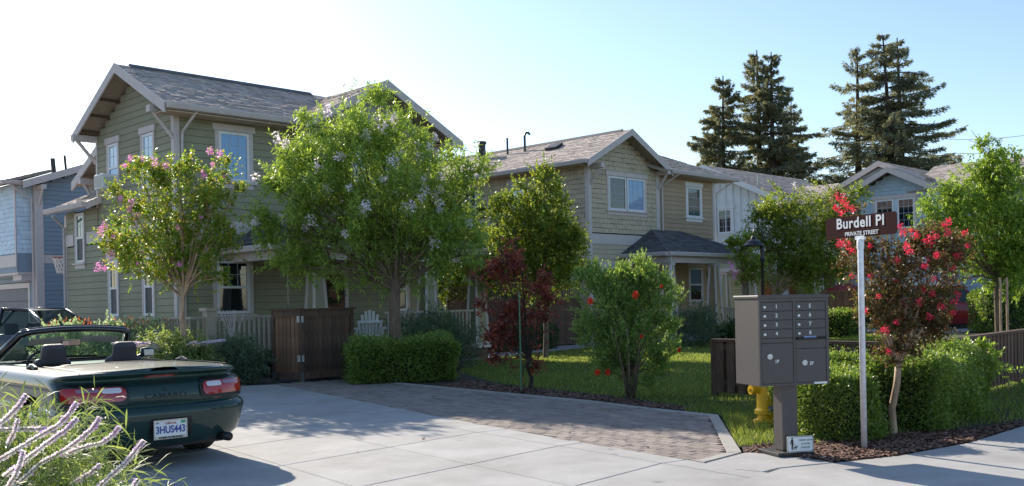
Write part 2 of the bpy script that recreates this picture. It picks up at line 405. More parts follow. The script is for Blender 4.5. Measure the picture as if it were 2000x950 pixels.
sheet('far_driveway', [(11.5, 45.0), (14.83, 43.84), (16.66, 37.93), (21.31, 42.5), (34, 52), (26, 60), (18.27, 55.5), (12.5, 50)], .012, M['concrete'], h=.06)
sheet('street', [(-26, 26), (-14, 26.2), (-12.5, 30), (-20, 40), (-26, 60), (-60, 60), (-60, 20)], -.012, M['concrete'])

def chips(name, poly, n, smin=.02, smax=.05, seed=1):
    g_ = np.random.default_rng(seed); xs = [p[0] for p in poly]; ys = [p[1] for p in poly]; P = [Vector(p) for p in poly]
    b = MB(); k = 0
    while k < n:
        p = Vector((g_.uniform(min(xs), max(xs)), g_.uniform(min(ys), max(ys))))
        if not inside(p, P): continue
        k += 1
        L, W = g_.uniform(smin, smax), g_.uniform(.008, .018); t = g_.uniform(0, 6.28); u = Vector((math.cos(t), math.sin(t), g_.uniform(-.4, .4))).normalized()
        v = Vector((-math.sin(t), math.cos(t), g_.uniform(-.5, .5))).normalized(); c = Vector((p.x, p.y, g_.uniform(.004, .024)))
        b.add([c - u * L / 2 - v * W, c + u * L / 2 - v * W * .6, c + u * L / 2 + v * W, c - u * L / 2 + v * W * .7], [(0, 1, 2, 3)])
    return tag(b.build(name, M['chip'], fix=False), kind='stuff', label='reddish brown bark chips lying loose on the bed', cat='mulch')
o = chips('bark_mulch', [(2.33, 9.98), (2.55, 10.5), (3.3, 10.7), (5.0, 11.2), (6.1, 11.8), (5.94, 11.55), (4.72, 10.31), (3.75, 9.61), (2.97, 9.25), (2.7, 9.6)], 9000, .02, .055)
o['label'] = 'loose reddish brown bark chips around the mailbox post and sign pole'
o = chips('bark_mulch', [(-1.4, 18.4), (1.25, 15.28), (2.0, 14.15), (2.3, 13.75), (2.5, 14.0), (1.6, 15.8), (-.3, 18.6), (-.9, 19.6)], 4500, .03, .07, 2)
o['label'] = 'dark bark chips along the kerb of the paver parking bay'

# grass blades
def grass():
    g_ = np.random.default_rng(5); P = [Vector(p) for p in lawn_poly]; vs = []; fs = []
    bed = [Vector(p) for p in [(-3.4, 20.9), (-.93, 17.9), (1.25, 15.26), (2.0, 14.1), (2.3, 13.7), (2.6, 14.0), (1.6, 16.0), (-.3, 18.9), (-1.2, 22.0), (-1.2, 27)]]
    cand = np.column_stack([g_.uniform(-3.5, 14, 420000), 10 + 34 * g_.uniform(0, 1, 420000) ** 1.7])
    k = 0
    for x, y in cand:
        if abs(x) > y * .6 or y > 40.2: continue
        p = Vector((x, y))
        if not inside(p, P) or inside(p, bed): continue
        if x > 2.9 + (y - 11) * .2 and y < 13.3 and x < 8 and random.random() < .6: continue
        if (x - 3.1) ** 2 + (y - 12.3) ** 2 < .06: continue
        h = g_.uniform(.03, .075) * (1 + .3 * math.sin(x * 1.7) * math.cos(y * 1.3)) * (1.25 if y < 14 else 1); wd = .0035 + y * .00035; t = g_.uniform(0, 3.14); dx, dy = math.cos(t) * wd, math.sin(t) * wd
        lx, ly = g_.normal(0, .5) * h, g_.normal(0, .5) * h
        o = len(vs); vs += [(x - dx, y - dy, 0), (x + dx, y + dy, 0), (x + lx, y + ly, h)]; fs.append((o, o + 1, o + 2)); k += 1
        if k > 150000: break
    me = bpy.data.meshes.new('grass'); me.from_pydata(vs, [], fs); me.materials.append(M['grass'])
    return tag(link('grass', me), kind='stuff', label='short green lawn grass between the paver bay and the walkway', cat='grass')
grass()
# ================================================================= HOUSES
EX = .17
class House:
    """local frame: x along the front face (away to the right), y along the left face (away to the left), z up;
    'F' faces look along -y, 'L' faces look along -x; off = how far the face stands out from the corner"""
    def __init__(s, name, label, cat, loc, rot=R(45)):
        s.root = thing(name, label, cat, loc, rot); s.board_n = 0
    def P(s, face, a, d, z):      # a along face, d outwards
        return (a, -d, z) if face == 'F' else (-d, a, z)
    def bx(s, mb, face, a0, a1, d0, d1, z0, z1, mi=0):
        mb.box(s.P(face, a0, d0, z0), s.P(face, a1, d1, z1), mi)
    def part(s, name, mb, m, parent=None): return mb.build(name, m, parent or s.root)
    def lap(s, face, off, a0, a1, z0, z1, holes, m, parent, clip=None, ex=EX, name='board'):
        """horizontal clapboards, one object each"""
        def mk():
            b = MB(); x = [0, 1]
            prof = [(0, .0), (-.026, .0), (-.012, .962), (0, .955)]
            b.prism([(p[0], p[1] * ex) for p in prof], 'x', 0, 1)
            return b
        key = ('lap', m.name, ex); me = shared(key, lambda: mk().mesh('board', m, fix=True))
        z = z0
        while z < z1 - .02:
            zc = z + ex / 2; iv = [(a0, a1)]
            if clip:
                c = clip(zc - ex * .45)
                if c is None: z += ex; continue
                iv = [(max(a0, c[0]), min(a1, c[1]))]
            for (h0, h1, k0, k1) in holes:
                if k0 - ex * .3 < zc < k1 + ex * .3:
                    nv = []
                    for (p, q) in iv:
                        if h0 > p: nv.append((p, min(q, h0)))
                        if h1 < q: nv.append((max(p, h1), q))
                    iv = [i for i in nv if i[1] - i[0] > .02]
            for (p, q) in iv:
                if q - p < .03: continue
                # split long boards at random butt joints
                cuts = [p]
                while q - cuts[-1] > 3.9: cuts.append(cuts[-1] + random.uniform(2.2, 3.6))
                cuts.append(q)
                for c0, c1 in zip(cuts[:-1], cuts[1:]):
                    o = link(name, me, parent, s.P(face, c0 if face == 'F' else c1, off, z), 0 if face == 'F' else R(-90))
                    o.scale = (c1 - c0 - .003, 1, 1); s.board_n += 1
            z += ex
    def shingles(s, face, off, a0, a1, z0, z1, holes, m, mi, parent, clip=None, ex=EX, objs=0, wmin=.12, wmax=.27):
        """shingle siding: the first objs pieces as objects, the rest joined"""
        b = MB(); z = z0; r = 0; n = 0
        me = shared(('shg', m.name, ex), lambda: MB().prism([(0, .002), (-.030, .002), (-.010, .965 * ex), (0, .965 * ex)], 'x', 0, 1).mesh('shingle', m, fix=True))
        while z < z1 - .02:
            zc = z + ex / 2; p0, p1 = a0, a1
            if clip:
                c = clip(zc - ex * .40)
                if c is None: z += ex; continue
                p0, p1 = max(a0, c[0]), min(a1, c[1])
            x = p0 - random.uniform(0, .15); r += 1
            while x < p1:
                wd = random.uniform(wmin, wmax); c0, c1 = max(x, p0), min(x + wd - .005, p1); x += wd
                if c1 - c0 < .02: continue
                for (h0, h1, k0, k1) in holes:
                    if k0 - ex * .3 < zc < k1 + ex * .3 and c1 > h0 and c0 < h1:
                        if c0 < h0: c1 = h0
                        elif c1 > h1: c0 = h1
                        else: c1 = c0
                if c1 - c0 < .02: continue
                zz = z + random.uniform(-.006, .006)
                if n < objs:
                    o = link('shingle', me, parent, s.P(face, c0 if face == 'F' else c1, off, zz), 0 if face == 'F' else R(-90)); o.scale = (c1 - c0, 1, 1); n += 1
                else:
                    q = [s.P(face, c0, off + .030, zz), s.P(face, c1, off + .030, zz), s.P(face, c1, off + .010, zz + ex * .965), s.P(face, c0, off + .010, zz + ex * .965),
                         s.P(face, c0, off, zz), s.P(face, c1, off, zz)]
                    b.add(q, [(0, 1, 2, 3), (4, 5, 1, 0)])
            z += ex
        if b.v: tag(b.build('shingle_siding', mi, parent, fix=False), kind='stuff')
    def window(s, face, off, a0, a1, z0, z1, gm, style='fixed', grid=(3, 4), trim=.10, header=True, sill=True, mt=None, lower=None, parts=None):
        """a0..a1, z0..z1 = glass opening; trim round it, sash frame, panes, muntins, sill"""
        mt = mt or M['trim']; b = MB(); t = trim
        s.bx(b, face, a0 - t - .03, a0 - .03, off, off + .045, z0 - .04, z1 + .04)
        s.bx(b, face, a1 + .03, a1 + t + .03, off, off + .045, z0 - .04, z1 + .04)
        if header: s.bx(b, face, a0 - t - .09, a1 + t + .09, off, off + .06, z1 + .043, z1 + .20)
        wd = s.part('window', b, mt)
        cols = parts or [(a0, a1)]
        sb = MB(); f = .04
        for (c0, c1) in cols:
            s.bx(sb, face, c0 - .028, c0 + f, off, off + .036, z0 - .03, z1 + .03); s.bx(sb, face, c1 - f, c1 + .028, off, off + .036, z0 - .03, z1 + .03)
            s.bx(sb, face, c0 + f, c1 - f, off, off + .034, z1 - f, z1 + .03); s.bx(sb, face, c0 + f, c1 - f, off, off + .034, z0 - .03, z0 + f)
            if style == 'hung': s.bx(sb, face, c0 + f, c1 - f, off, off + .038, (z0 + z1) / 2 - .03, (z0 + z1) / 2 + .03)
        s.part('sash', sb, M['trim_w'], wd)
        if sill:
            q = MB(); s.bx(q, face, a0 - t - .10, a1 + t + .10, off, off + .10, z0 - .085, z0 - .043); s.bx(q, face, a0 - t - .03, a1 + t + .03, off, off + .04, z0 - .20, z0 - .088)
            s.part('sill', q, mt, wd)
        mu = MB()
        for ci, (c0, c1) in enumerate(cols):
            g_ = gm[ci] if isinstance(gm, (list, tuple)) else gm
            zm = (z0 + z1) / 2
            rng_ = [(zm + .03, z1 - f, g_), (z0 + f, zm - .03, lower or g_)] if style == 'hung' else [(z0 + f, z1 - f, g_)]
            for k, (p, q_, g2) in enumerate(rng_):
                pb = MB(); s.bx(pb, face, c0 + f, c1 - f, off - .002, off + .012, p, q_); s.part('pane', pb, g2, wd)
                if grid and (style != 'hung' or k == 0 or grid[1] > 3):
                    nx, nz = grid; nz = nz if style != 'hung' else 2
                    for i in range(1, nx): a = c0 + f + (c1 - c0 - 2 * f) * i / nx; s.bx(mu, face, a - .007, a + .007, off + .010, off + .018, p, q_)
                    for i in range(1, nz): z = p + (q_ - p) * i / nz; s.bx(mu, face, c0 + f, c1 - f, off + .011, off + .019, z - .007, z + .007)
        if mu.v: s.part('muntin', mu, M['muntin'], wd)
        return wd
    def trimbox(s, name, face, a0, a1, d0, d1, z0, z1, m=None):
        b = MB(); s.bx(b, face, a0, a1, d0, d1, z0, z1); return s.part(name, b, m or M['trim'])
    def roof(s, name, planes, m=None, th=.10, ex=.135, shg=None):
        """planes: list of (eave_a, eave_b, ridge_b, ridge_a) in local coordinates"""
        b = MB(); c = MB()
        for pl in planes:
            q = [Vector(p) for p in pl]
            n = (q[1] - q[0]).cross(q[3] - q[0] if (q[3] - q[0]).length > .01 else q[2] - q[0]).normalized()
            if n.z < 0: n = -n
            qq = q if (q[2] - q[3]).length > .01 else q[:3]
            b.slab([p - n * .002 for p in qq], -n * th)
            L = ((q[3] + q[2]) / 2 - (q[0] + q[1]) / 2).length; nr = max(1, int(round(L / ex)))
            for r in range(nr):
                t0, t1 = r / nr, min(1, (r + 1.15) / nr); tm = (t0 + t1) / 2
                A0, B0 = q[0].lerp(q[3], t0), q[1].lerp(q[2], t0); A1, B1 = q[0].lerp(q[3], t1), q[1].lerp(q[2], t1)
                W = (B0 - A0).length
                if W < .1: continue
                x = -random.uniform(0, .3)
                while x < W:
                    wd = random.uniform(.14, .34); u0, u1 = max(0, x) / W, min(W, x + wd - .006) / W; x += wd
                    if u1 - u0 < .02 / W: continue
                    h = random.choice((.012, .022)); o_ = random.uniform(-.01, .0)
                    down = (A0 - A1).normalized() * o_
                    p = [A0.lerp(B0, u0) + n * h - down, A0.lerp(B0, u1) + n * h - down, A1.lerp(B1, u1) + n * .004, A1.lerp(B1, u0) + n * .004, A0.lerp(B0, u0) - down, A0.lerp(B0, u1) - down]
                    c.add(p, [(0, 1, 2, 3), (4, 5, 1, 0)])
        o = b.build(name, m or M['roof'], s.root)
        tag(c.build('roof_shingle', shg or M['shg'], o, fix=False), kind='stuff')
        return o
    def board_line(s, name, p0, p1, h, t, m=None, drop=(0, 0, -1)):
        """a board from p0 to p1 (top edge), hanging h down, t thick sideways (towards the nearer outside)"""
        p0, p1 = Vector(p0), Vector(p1); d = (p1 - p0).normalized(); side = d.cross(Vector((0, 0, 1))).normalized() * t
        b = MB(); b.slab([p0, p1, p1 - Vector((0, 0, h)), p0 - Vector((0, 0, h))], side)
        return s.part(name, b, m or M['trim'])
    def pipe(s, name, pts, r=.035, m=None):
        b = MB(); b.tube(pts, r, 8); return b.build(name, m or M['trim'], s.root, smooth=False)
    def bracket(s, face, a, off, z, reach=.55, m=None):
        b = MB(); w_ = .09
        s.bx(b, face, a - w_, a + w_, off, off + reach + .12, z - .16, z)
        q0 = Vector(s.P(face, a, off, z - .72)); q1 = Vector(s.P(face, a, off + reach, z - .14))
        b.tube([q0, q1], .05, 4)
        return s.part('bracket', b, m or M['trim'])
def gable_clip(c, half, zt, slope, sub=.0):
    """interval of a gable wall at height z"""
    def f(z):
        if z < zt - half * slope: return (c - half, c + half)
        wd = (zt - z) / slope - sub
        return (c - wd, c + wd) if wd > .05 else None
    return f
def column(h, x, y, z0, z1, m=None):
    """tapered square porch column with cap and base, each board of it a part"""
    b = MB(); c = MB(); 
    def ring(w_, z): return [(x - w_, y - w_, z), (x + w_, y - w_, z), (x + w_, y + w_, z), (x - w_, y + w_, z)]
    b.add(ring(.23, z0 + .14) + ring(.12, z1 - .10), [(0, 1, 5, 4), (1, 2, 6, 5), (2, 3, 7, 6), (3, 0, 4, 7)])
    c.box((x - .17, y - .17, z1 - .10), (x + .17, y + .17, z1))
    o = h.part('porch_column', b, m or M['siding_green']); h.part('column_cap', c, M['trim'], o)
    c = MB(); c.box((x - .27, y - .27, z0), (x + .27, y + .27, z0 + .14)); h.part('column_base', c, M['trim'], o)
    e = MB()
    for sx in (-1, 1):
        for sy in (-1, 1):
            p0 = Vector((x + sx * .23, y + sy * .23, z0 + .14)); p1 = Vector((x + sx * .12, y + sy * .12, z1 - .10))
            e.tube([p0, p1], .045, 4)
    h.part('corner_trim', e, M['trim'], o); return o
def railing(h, pts_z, name='porch_railing', m=None, sp=.125):
    """pts_z: (x0,y0,x1,y1,z0,z1) in local coordinates"""
    x0, y0, x1, y1, z0, z1 = pts_z; m = m or M['railing']
    a, b_ = Vector((x0, y0, 0)), Vector((x1, y1, 0)); L = (b_ - a).length; d = (b_ - a) / L; n = Vector((-d.y, d.x, 0))
    q = MB()
    q.slab([a + n * .045 + Vector((0, 0, z1)), b_ + n * .045 + Vector((0, 0, z1)), b_ - n * .045 + Vector((0, 0, z1)), a - n * .045 + Vector((0, 0, z1))], (0, 0, -.05))
    o = h.part(name, q, m); q = MB()
    q.slab([a + n * .03 + Vector((0, 0, z0 + .1)), b_ + n * .03 + Vector((0, 0, z0 + .1)), b_ - n * .03 + Vector((0, 0, z0 + .1)), a - n * .03 + Vector((0, 0, z0 + .1))], (0, 0, -.06))
    h.part('bottom_rail', q, m, o)
    me = shared(('bal', round(z1 - z0, 2), m.name), lambda: MB().box((-.02, -.02, 0), (.02, .02, z1 - z0 - .15)).mesh('baluster', m, fix=True))
    k = int(L / sp)
    for i in range(1, k):
        p = a + d * (i * L / k); link('baluster', me, o, (p.x, p.y, z0 + .10), math.atan2(d.y, d.x))
    return o

# ---------------- house A: green house, nearest
C1 = Vector((-7.945, 23.5, 0))
H = House('green_house', 'two-storey olive green clapboard house with front porch behind the flowering trees, nearest house', 'house', C1)
g_ = M['siding_green']
zt = 7.42; sl = .52; pk = 2.05
core = MB()
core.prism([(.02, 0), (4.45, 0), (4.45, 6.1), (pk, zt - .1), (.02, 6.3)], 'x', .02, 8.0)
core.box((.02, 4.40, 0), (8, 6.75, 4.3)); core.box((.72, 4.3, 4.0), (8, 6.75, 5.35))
wallL = H.part('wall', core, M['shade_backing'])
cg = MB(); cgc = 5.65
cg.prism([(3.35, 3.7), (7.95, 3.7), (7.95, 6.25), (cgc, 7.45), (3.35, 6.25)], 'y', -.30, .03)
wallG = H.part('gable_wall', cg, M['shingle_grey'])
# openings
Lh = [(3.08, 3.76, 4.62, 5.92), (1.02, 1.72, 4.55, 5.92), (3.22, 3.80, 1.35, 2.90), (1.16, 1.76, 1.35, 2.90), (5.36, 5.98, 2.86, 4.32)]
Fh = [(1.10, 2.00, 4.66, 5.90), (.98, 1.94, 1.38, 2.74), (3.9, 4.9, 0, 2.5), (6.5, 7.0, 1.3, 2.6)]
up = gable_clip(pk, 6, zt - .08, sl)
H.lap('L', 0, .10, 4.42, 3.66, 7.3, Lh, g_, wallL, clip=lambda z: (max(.10, up(z)[0]), min(4.42, up(z)[1])) if up(z) else None)
H.lap('L', 0, .10, 6.65, .10, 3.34, Lh, g_, wallL)
H.lap('L', 0, 4.48, 6.65, 3.66, 4.3, Lh, g_, wallL)
H.lap('F', 0, .10, 3.35, 3.66, 6.28, Fh, g_, wallL)
H.lap('F', 0, .10, 7.9, .30, 3.34, Fh, g_, wallL)
H.shingles('F', .30, 3.42, 7.9, 6.0, 7.4, [], M['shingle_grey'], M['shingle_grey'], wallG, clip=gable_clip(cgc, 2.3, 7.42, sl))
H.lap('F', .30, 3.42, 7.9, 3.72, 6.0, [(4.9, 6.6, 4.66, 5.9)], g_, wallG)
H.shingles('L', -.70, 4.5, 6.75, 4.7, 5.6, [], M['shingle_grey'], M['shingle_grey'], wallL)
# trims
H.trimbox('belly_band', 'F', -.0, 7.95, 0, .035, 3.36, 3.68); H.trimbox('belly_band', 'L', -.035, 5.22, 0, .035, 3.36, 3.68); H.trimbox('belly_band', 'L', 6.12, 6.72, 0, .035, 3.36, 3.68)
for z0, z1 in ((0, 3.355), (3.685, 6.3)):
    H.trimbox('corner_board', 'F', -.028, .12, 0, .028, z0, z1); H.trimbox('corner_board', 'L', 0, .12, 0, .026, z0, z1)
H.trimbox('corner_board', 'L', 6.62, 6.75, 0, .03, 0, 3.355); H.trimbox('corner_board', 'L', 6.62, 6.75, 0, .03, 3.685, 4.25)
H.trimbox('corner_board', 'L', 4.40, 4.50, -.02, .03, 4.3, 6.12)
H.trimbox('corner_board', 'F', 7.86, 8.0, .0, .03, 0, 3.35); H.trimbox('corner_board', 'F', 7.84, 7.97, .30, .33, 3.7, 6.2); H.trimbox('corner_board', 'F', 3.34, 3.46, .30, .33, 3.7, 6.2)
# windows
w1 = H.window('L', 0, 3.12, 3.68, 4.66, 5.86, M['pane_sky_bright'], 'hung', (2, 2), lower=M['pane_sky'], trim=.07)
w2 = H.window('L', 0, 1.08, 1.64, 4.60, 5.86, M['pane_sky_bright'], 'hung', (2, 2), lower=M['pane'], trim=.07)
H.window('L', 0, 3.28, 3.74, 1.40, 2.82, M['pane'], 'hung', (2, 2), lower=M['blind'], trim=.07)
H.window('L', 0, 1.22, 1.70, 1.40, 2.82, M['pane'], 'hung', (2, 2), lower=M['blind'], trim=.07)
H.window('L', 0, 5.42, 5.92, 2.90, 4.22, M['pane_green'], 'hung', (2, 2), lower=M['blind'], trim=.06, header=False)
H.window('F', 0, 1.16, 1.94, 4.70, 5.87, M['pane_sky'], 'fixed', (3, 4))
H.window('F', 0, 1.04, 1.88, 1.42, 2.68, M['pane'], 'hung', (3, 2))
H.window('F', .30, 5.0, 6.5, 4.70, 5.87, M['pane_sky'], 'fixed', (3, 4), parts=[(5.0, 5.73), (5.77, 6.5)])
H.window('F', 0, 6.56, 6.94, 1.38, 2.55, M['pane'], 'hung', (2, 2), trim=.07)
# door
db = MB(); H.bx(db, 'F', 4.05, 4.78, 0, .03, .32, 2.38); dr = H.part('door', db, M['door_wood'])
pb = MB()
for a in (4.12, 4.46):
    H.bx(pb, 'F', a, a + .24, .03, .04, .5, 1.2)
H.part('door_panel', pb, M['door_wood'], dr)
kb_ = MB(); kb_.tube([H.P('F', 4.70, .03, 1.25), H.P('F', 4.70, .09, 1.25)], .03, 8); H.part('handle', kb_, M['metal_grey'], dr)
H.trimbox('door_trim', 'F', 3.93, 4.045, 0, .05, .3, 2.5); H.trimbox('door_trim', 'F', 4.785, 4.90, 0, .05, .3, 2.5); H.trimbox('door_trim', 'F', 4.05, 4.78, 0, .05, 2.39, 2.5)
# main roof
def mz(v): return 7.66 - .52 * abs(v - pk)
x0, x1 = -.5, 8.4
H.roof('main_roof', [((x0, -.58, mz(-.58)), (x1, -.58, mz(-.58)), (x1, pk, mz(pk)), (x0, pk, mz(pk))),
                     ((x1, 4.75, mz(4.75)), (x0, 4.75, mz(4.75)), (x0, pk, mz(pk)), (x1, pk, mz(pk)))])
H.roof('rear_roof', [((x1, 6.95, mz(6.95) + .12), (.30, 6.95, mz(6.95) + .12), (.30, 4.55, mz(4.55)), (x1, 4.55, mz(4.55)))])
rc = MB()
rc.prism([(pk - .16, mz(pk) - .05), (pk, mz(pk) + .06), (pk + .16, mz(pk) - .05)], 'x', -.15, 5.2); H.part('ridge_cap', rc, M['shg_dark'])
def cz(u): return 7.62 - .52 * abs(u - cgc)
H.roof('cross_roof', [((3.05, 6.0, cz(3.05)), (3.05, -.95, cz(3.05)), (cgc, -.95, cz(cgc)), (cgc, 6.0, cz(cgc))),
                      ((8.35, -.95, cz(8.35)), (8.35, 6.0, cz(8.35)), (cgc, 6.0, cz(cgc)), (cgc, -.95, cz(cgc)))])
# rakes, gutters, soffit rafters
def rake(h, face, off, a_lo, z_lo, a_pk, z_pk, hgt=.24, m=None):
    b = MB(); q = [h.P(face, a_lo, off, z_lo), h.P(face, a_pk, off, z_pk), h.P(face, a_pk, off, z_pk - hgt), h.P(face, a_lo, off, z_lo - hgt)]
    b.slab(q, h.P(face, 0, .04, 0)); return h.part('rake_board', b, m or M['trim'])
rake(H, 'L', .50, -.60, mz(-.60) + .02, pk, mz(pk) + .02); rake(H, 'L', .50, 4.76, mz(4.76) + .02, pk, mz(pk) + .02)
rake(H, 'L', -.30, 6.96, mz(6.96) + .14, 4.6, mz(4.6) + .02)
rake(H, 'F', .95, 3.03, cz(3.03) + .02, cgc, cz(cgc) + .02); rake(H, 'F', .95, 8.37, cz(8.37) + .02, cgc, cz(cgc) + .02)
def gutter(h, p0, p1, m=None):
    b = MB(); p0, p1 = Vector(p0), Vector(p1); d = (p1 - p0).normalized(); n = d.cross(Vector((0, 0, 1)))
    prof = [(0, 0), (.11, 0), (.12, -.03), (.09, -.13), (0, -.15)]
    b.v = []; k = len(prof)
    b.add([p0 + n * a + Vector((0, 0, z)) for a, z in prof] + [p1 + n * a + Vector((0, 0, z)) for a, z in prof],
          [tuple(range(k))[::-1], tuple(range(k, 2 * k))] + [(i, (i + 1) % k, k + (i + 1) % k, k + i) for i in range(k)])
    return h.part('gutter', b, m or M['trim'])
gutter(H, (-.48, -.58, mz(-.58) + .02), (3.08, -.58, mz(-.58) + .02))
sf = MB(); H.bx(sf, 'F', -.46, 8.3, 0, .56, 6.12, 6.15); H.part('soffit', sf, M['soffit'])
for k in range(6):
    v = .2 + k * .62 if k < 3 else 4.35 - (k - 3) * .62
    rb = MB(); zz = mz(v) - .16; rb.box((-.46, v - .02, zz - .03), (0, v + .02, zz + .03)); H.part('rafter', rb, M['oldwood'])
for v, z in ((.05, 6.32), (4.55, 6.22)): H.bracket('L', v, 0, z, .5)
H.bracket('F', 8.05, .3, 6.2, .6); H.bracket('L', 6.3, -.7, 5.3, .35)
H.pipe('downspout', [(.30, -.62, 6.22), (.16, -.10, 5.75), (.16, -.07, 5.6), (.16, -.07, .2)]); H.pipe('downspout', [(8.02, -.62, 6.2), (8.02, -.09, 5.8), (8.02, -.09, .2)])
H.pipe('downspout', [(-.45, 6.5, 4.2), (-.06, 6.72, 3.9), (-.06, 6.72, .2)])
# shed roof over the ground-floor strip
H.roof('shed_roof', [((-.42, 7.0, 4.40), (-.42, 4.25, 4.40), (.74, 4.25, 4.92), (.74, 7.0, 4.92))])
gutter(H, (-.42, 7.0, 4.42), (-.42, 4.22, 4.42)); bb = MB(); bb.slab([(-.42, 4.22, 4.42), (.0, 4.22, 4.62), (.0, 4.22, 4.42), (-.42, 4.22, 4.24)], (0, -.04, 0)); H.part('rake_board', bb, M['trim'])
lv = MB()
for k in range(5): H.bx(lv, 'L', 5.0, 5.7, -.70, -.66, 4.95 + k * .07, 4.99 + k * .07)
H.part('louvre', lv, M['trim'])
# porch
pf = MB(); pf.box((-.8, -2.15, .0), (8.1, -.02, .30)); H.part('porch_floor', pf, M['oldwood'])
pz, pt = 2.98, 3.72
H.roof('porch_roof', [((1.25, -2.35, pz), (8.3, -2.35, pz), (7.2, -.02, pt), (2.3, -.02, pt)),
                      ((1.25, -.02, pz), (1.25, -2.35, pz), (2.3, -.30, pt - .02), (2.3, -.02, pt - .02)),
                      ((8.3, -2.35, pz), (8.3, -.02, pz), (7.2, -.02, pt - .02), (7.2, -.30, pt - .02))], shg=M['shg_dark'])
gutter(H, (1.25, -2.35, pz + .02), (8.3, -2.35, pz + .02)); gutter(H, (1.25, 0, pz + .02), (1.25, -2.35, pz + .02))
pbm = MB(); pbm.box((1.45, -2.20, 2.66), (8.1, -2.02, 2.88)); pbm.box((1.45, -2.0, 2.66), (1.62, 0, 2.88)); H.part('porch_beam', pbm, M['trim'])
cl = MB(); cl.box((1.4, -2.2, 2.885), (8.15, -.02, 2.90)); H.part('porch_ceiling', cl, M['soffit'])
for x in (2.55, 6.05, 7.85): column(H, x, -2.0, .30, 2.66)
railing(H, (-.70, -2.1, 2.3, -2.1, .30, 1.36)); railing(H, (4.5, -2.1, 5.8, -2.1, .30, 1.36)); railing(H, (6.3, -2.1, 7.6, -2.1, .30, 1.36)); railing(H, (-.70, -.1, -.70, -2.1, .30, 1.36))
pp = MB(); pp.box((-.42, -2.22, .1), (-.20, -2.0, 1.48)); pp.box((-.47, -2.27, 1.48), (-.15, -1.95, 1.55)); H.part('railing_post', pp, M['railing'])
for u, v in ((3.5, 4.2), (4.6, 5.0)): H.pipe('roof_vent', [(u, v, mz(v) - .2), (u, v, mz(v) + .35)], .05, M['iron'])

# ---------------- house B: tan house in the middle
C2 = Vector((2.694, 34.1, 0))
H2 = House('tan_house', 'two-storey tan and brown house with shingle gable and hipped porch roof, middle of the row', 'house', C2)
st, sb_, br = M['shingle_tan'], M['shingle_tan_i'], M['siding_brown']
c2 = 1.85; W2 = 3.98
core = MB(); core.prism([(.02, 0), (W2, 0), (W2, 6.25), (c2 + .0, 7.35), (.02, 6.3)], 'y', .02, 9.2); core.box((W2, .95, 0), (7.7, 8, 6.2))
wl = H2.part('wall', core, M['shade_backing'])
Fh = [(1.0, 3.2, 4.7, 5.95), (.52, 1.75, 1.4, 2.72), (5.78, 6.8, 4.66, 5.9), (5.85, 6.8, 1.4, 2.72), (2.3, 3.3, 0, 2.5)]
H2.shingles('F', 0, .14, W2 - .1, 3.90, 7.3, Fh, st, sb_, wl, clip=gable_clip(c2 + .05, 2.6, 7.36, .53), objs=299)
H2.shingles('L', 0, .14, 9.1, 3.90, 6.25, [(2.95, 3.85, 4.6, 5.95), (5.6, 6.4, 4.6, 5.95)], st, sb_, wl, ex=.17)
H2.lap('F', 0, .14, W2 - .1, .1, 3.5, Fh, M['siding_tan'], wl, ex=.17)
H2.lap('F', -.0, W2 + .12, 7.6, 3.9, 6.2, Fh, br, wl); H2.lap('F', 0, W2 + .12, 7.6, .3, 3.5, Fh, br, wl)
H2.lap('L', 0, .14, 9.1, .1, 3.5, [], M['siding_tan'], wl)
core2 = MB(); core2.box((W2, .02, 0), (7.7, .95, 6.2)); H2.part('side_wall', core2, M['shade_backing'])
H2.trimbox('belly_band', 'F', -.03, 7.72, 0, .035, 3.50, 3.86); H2.trimbox('belly_band', 'L', -.035, 9.2, 0, .035, 3.50, 3.86)
for z0, z1 in ((0, 3.495), (3.865, 6.35)):
    H2.trimbox('corner_board', 'F', -.028, .15, 0, .03, z0, z1); H2.trimbox('corner_board', 'L', 0, .13, 0, .026, z0, z1); H2.trimbox('corner_board', 'F', W2 - .12, W2 + .10, 0, .03, z0, z1 - .05); H2.trimbox('corner_board', 'F', 7.58, 7.72, 0, .03, z0, z1 - .1)
H2.window('F', 0, 1.12, 3.12, 4.76, 5.90, [M['pane'], M['pane_sky']], 'fixed', (3, 4), parts=[(1.12, 2.05), (2.15, 3.12)], mt=M['trim_pink'])
H2.window('F', 0, 5.86, 6.72, 4.72, 5.84, M['pane_green'], 'fixed', (2, 3), trim=.08, mt=M['trim_w'])
H2.window('F', 0, .62, 1.66, 1.45, 2.70, M['pane_green'], 'hung', (2, 2), trim=.09)
H2.window('F', 0, 5.92, 6.72, 1.45, 2.70, M['pane_green'], 'hung', None, lower=M['pane'], trim=.08)
H2.window('L', 0, 3.05, 3.72, 4.66, 5.86, M['pane_sky_bright'], 'hung', (2, 2), trim=.08); H2.window('L', 0, 5.65, 6.3, 4.66, 5.86, M['pane'], 'hung', (2, 2), trim=.08)
def z2(u): return 7.58 - .53 * abs(u - c2)
H2.roof('main_roof', [((-.55, 9.6, z2(-.55)), (-.55, -.5, z2(-.55)), (c2, -.5, z2(c2)), (c2, 9.6, z2(c2))), ((4.25, -.5, z2(4.25)), (4.25, 9.6, z2(4.25)), (c2, 9.6, z2(c2)), (c2, -.5, z2(c2)))])
e2 = 6.30
H2.roof('side_roof', [((3.6, -.58, e2), (8.55, -.58, e2), (6.2, 1.9, 7.42), (2.2, 1.9, 7.42)), ((8.55, -.58, e2), (8.55, 5.0, e2), (6.2, 3.4, 7.42), (6.2, 1.9, 7.42)), ((8.55, 6.5, e2), (2, 6.5, e2), (2, 3.4, 7.42), (6.2, 3.4, 7.42))])
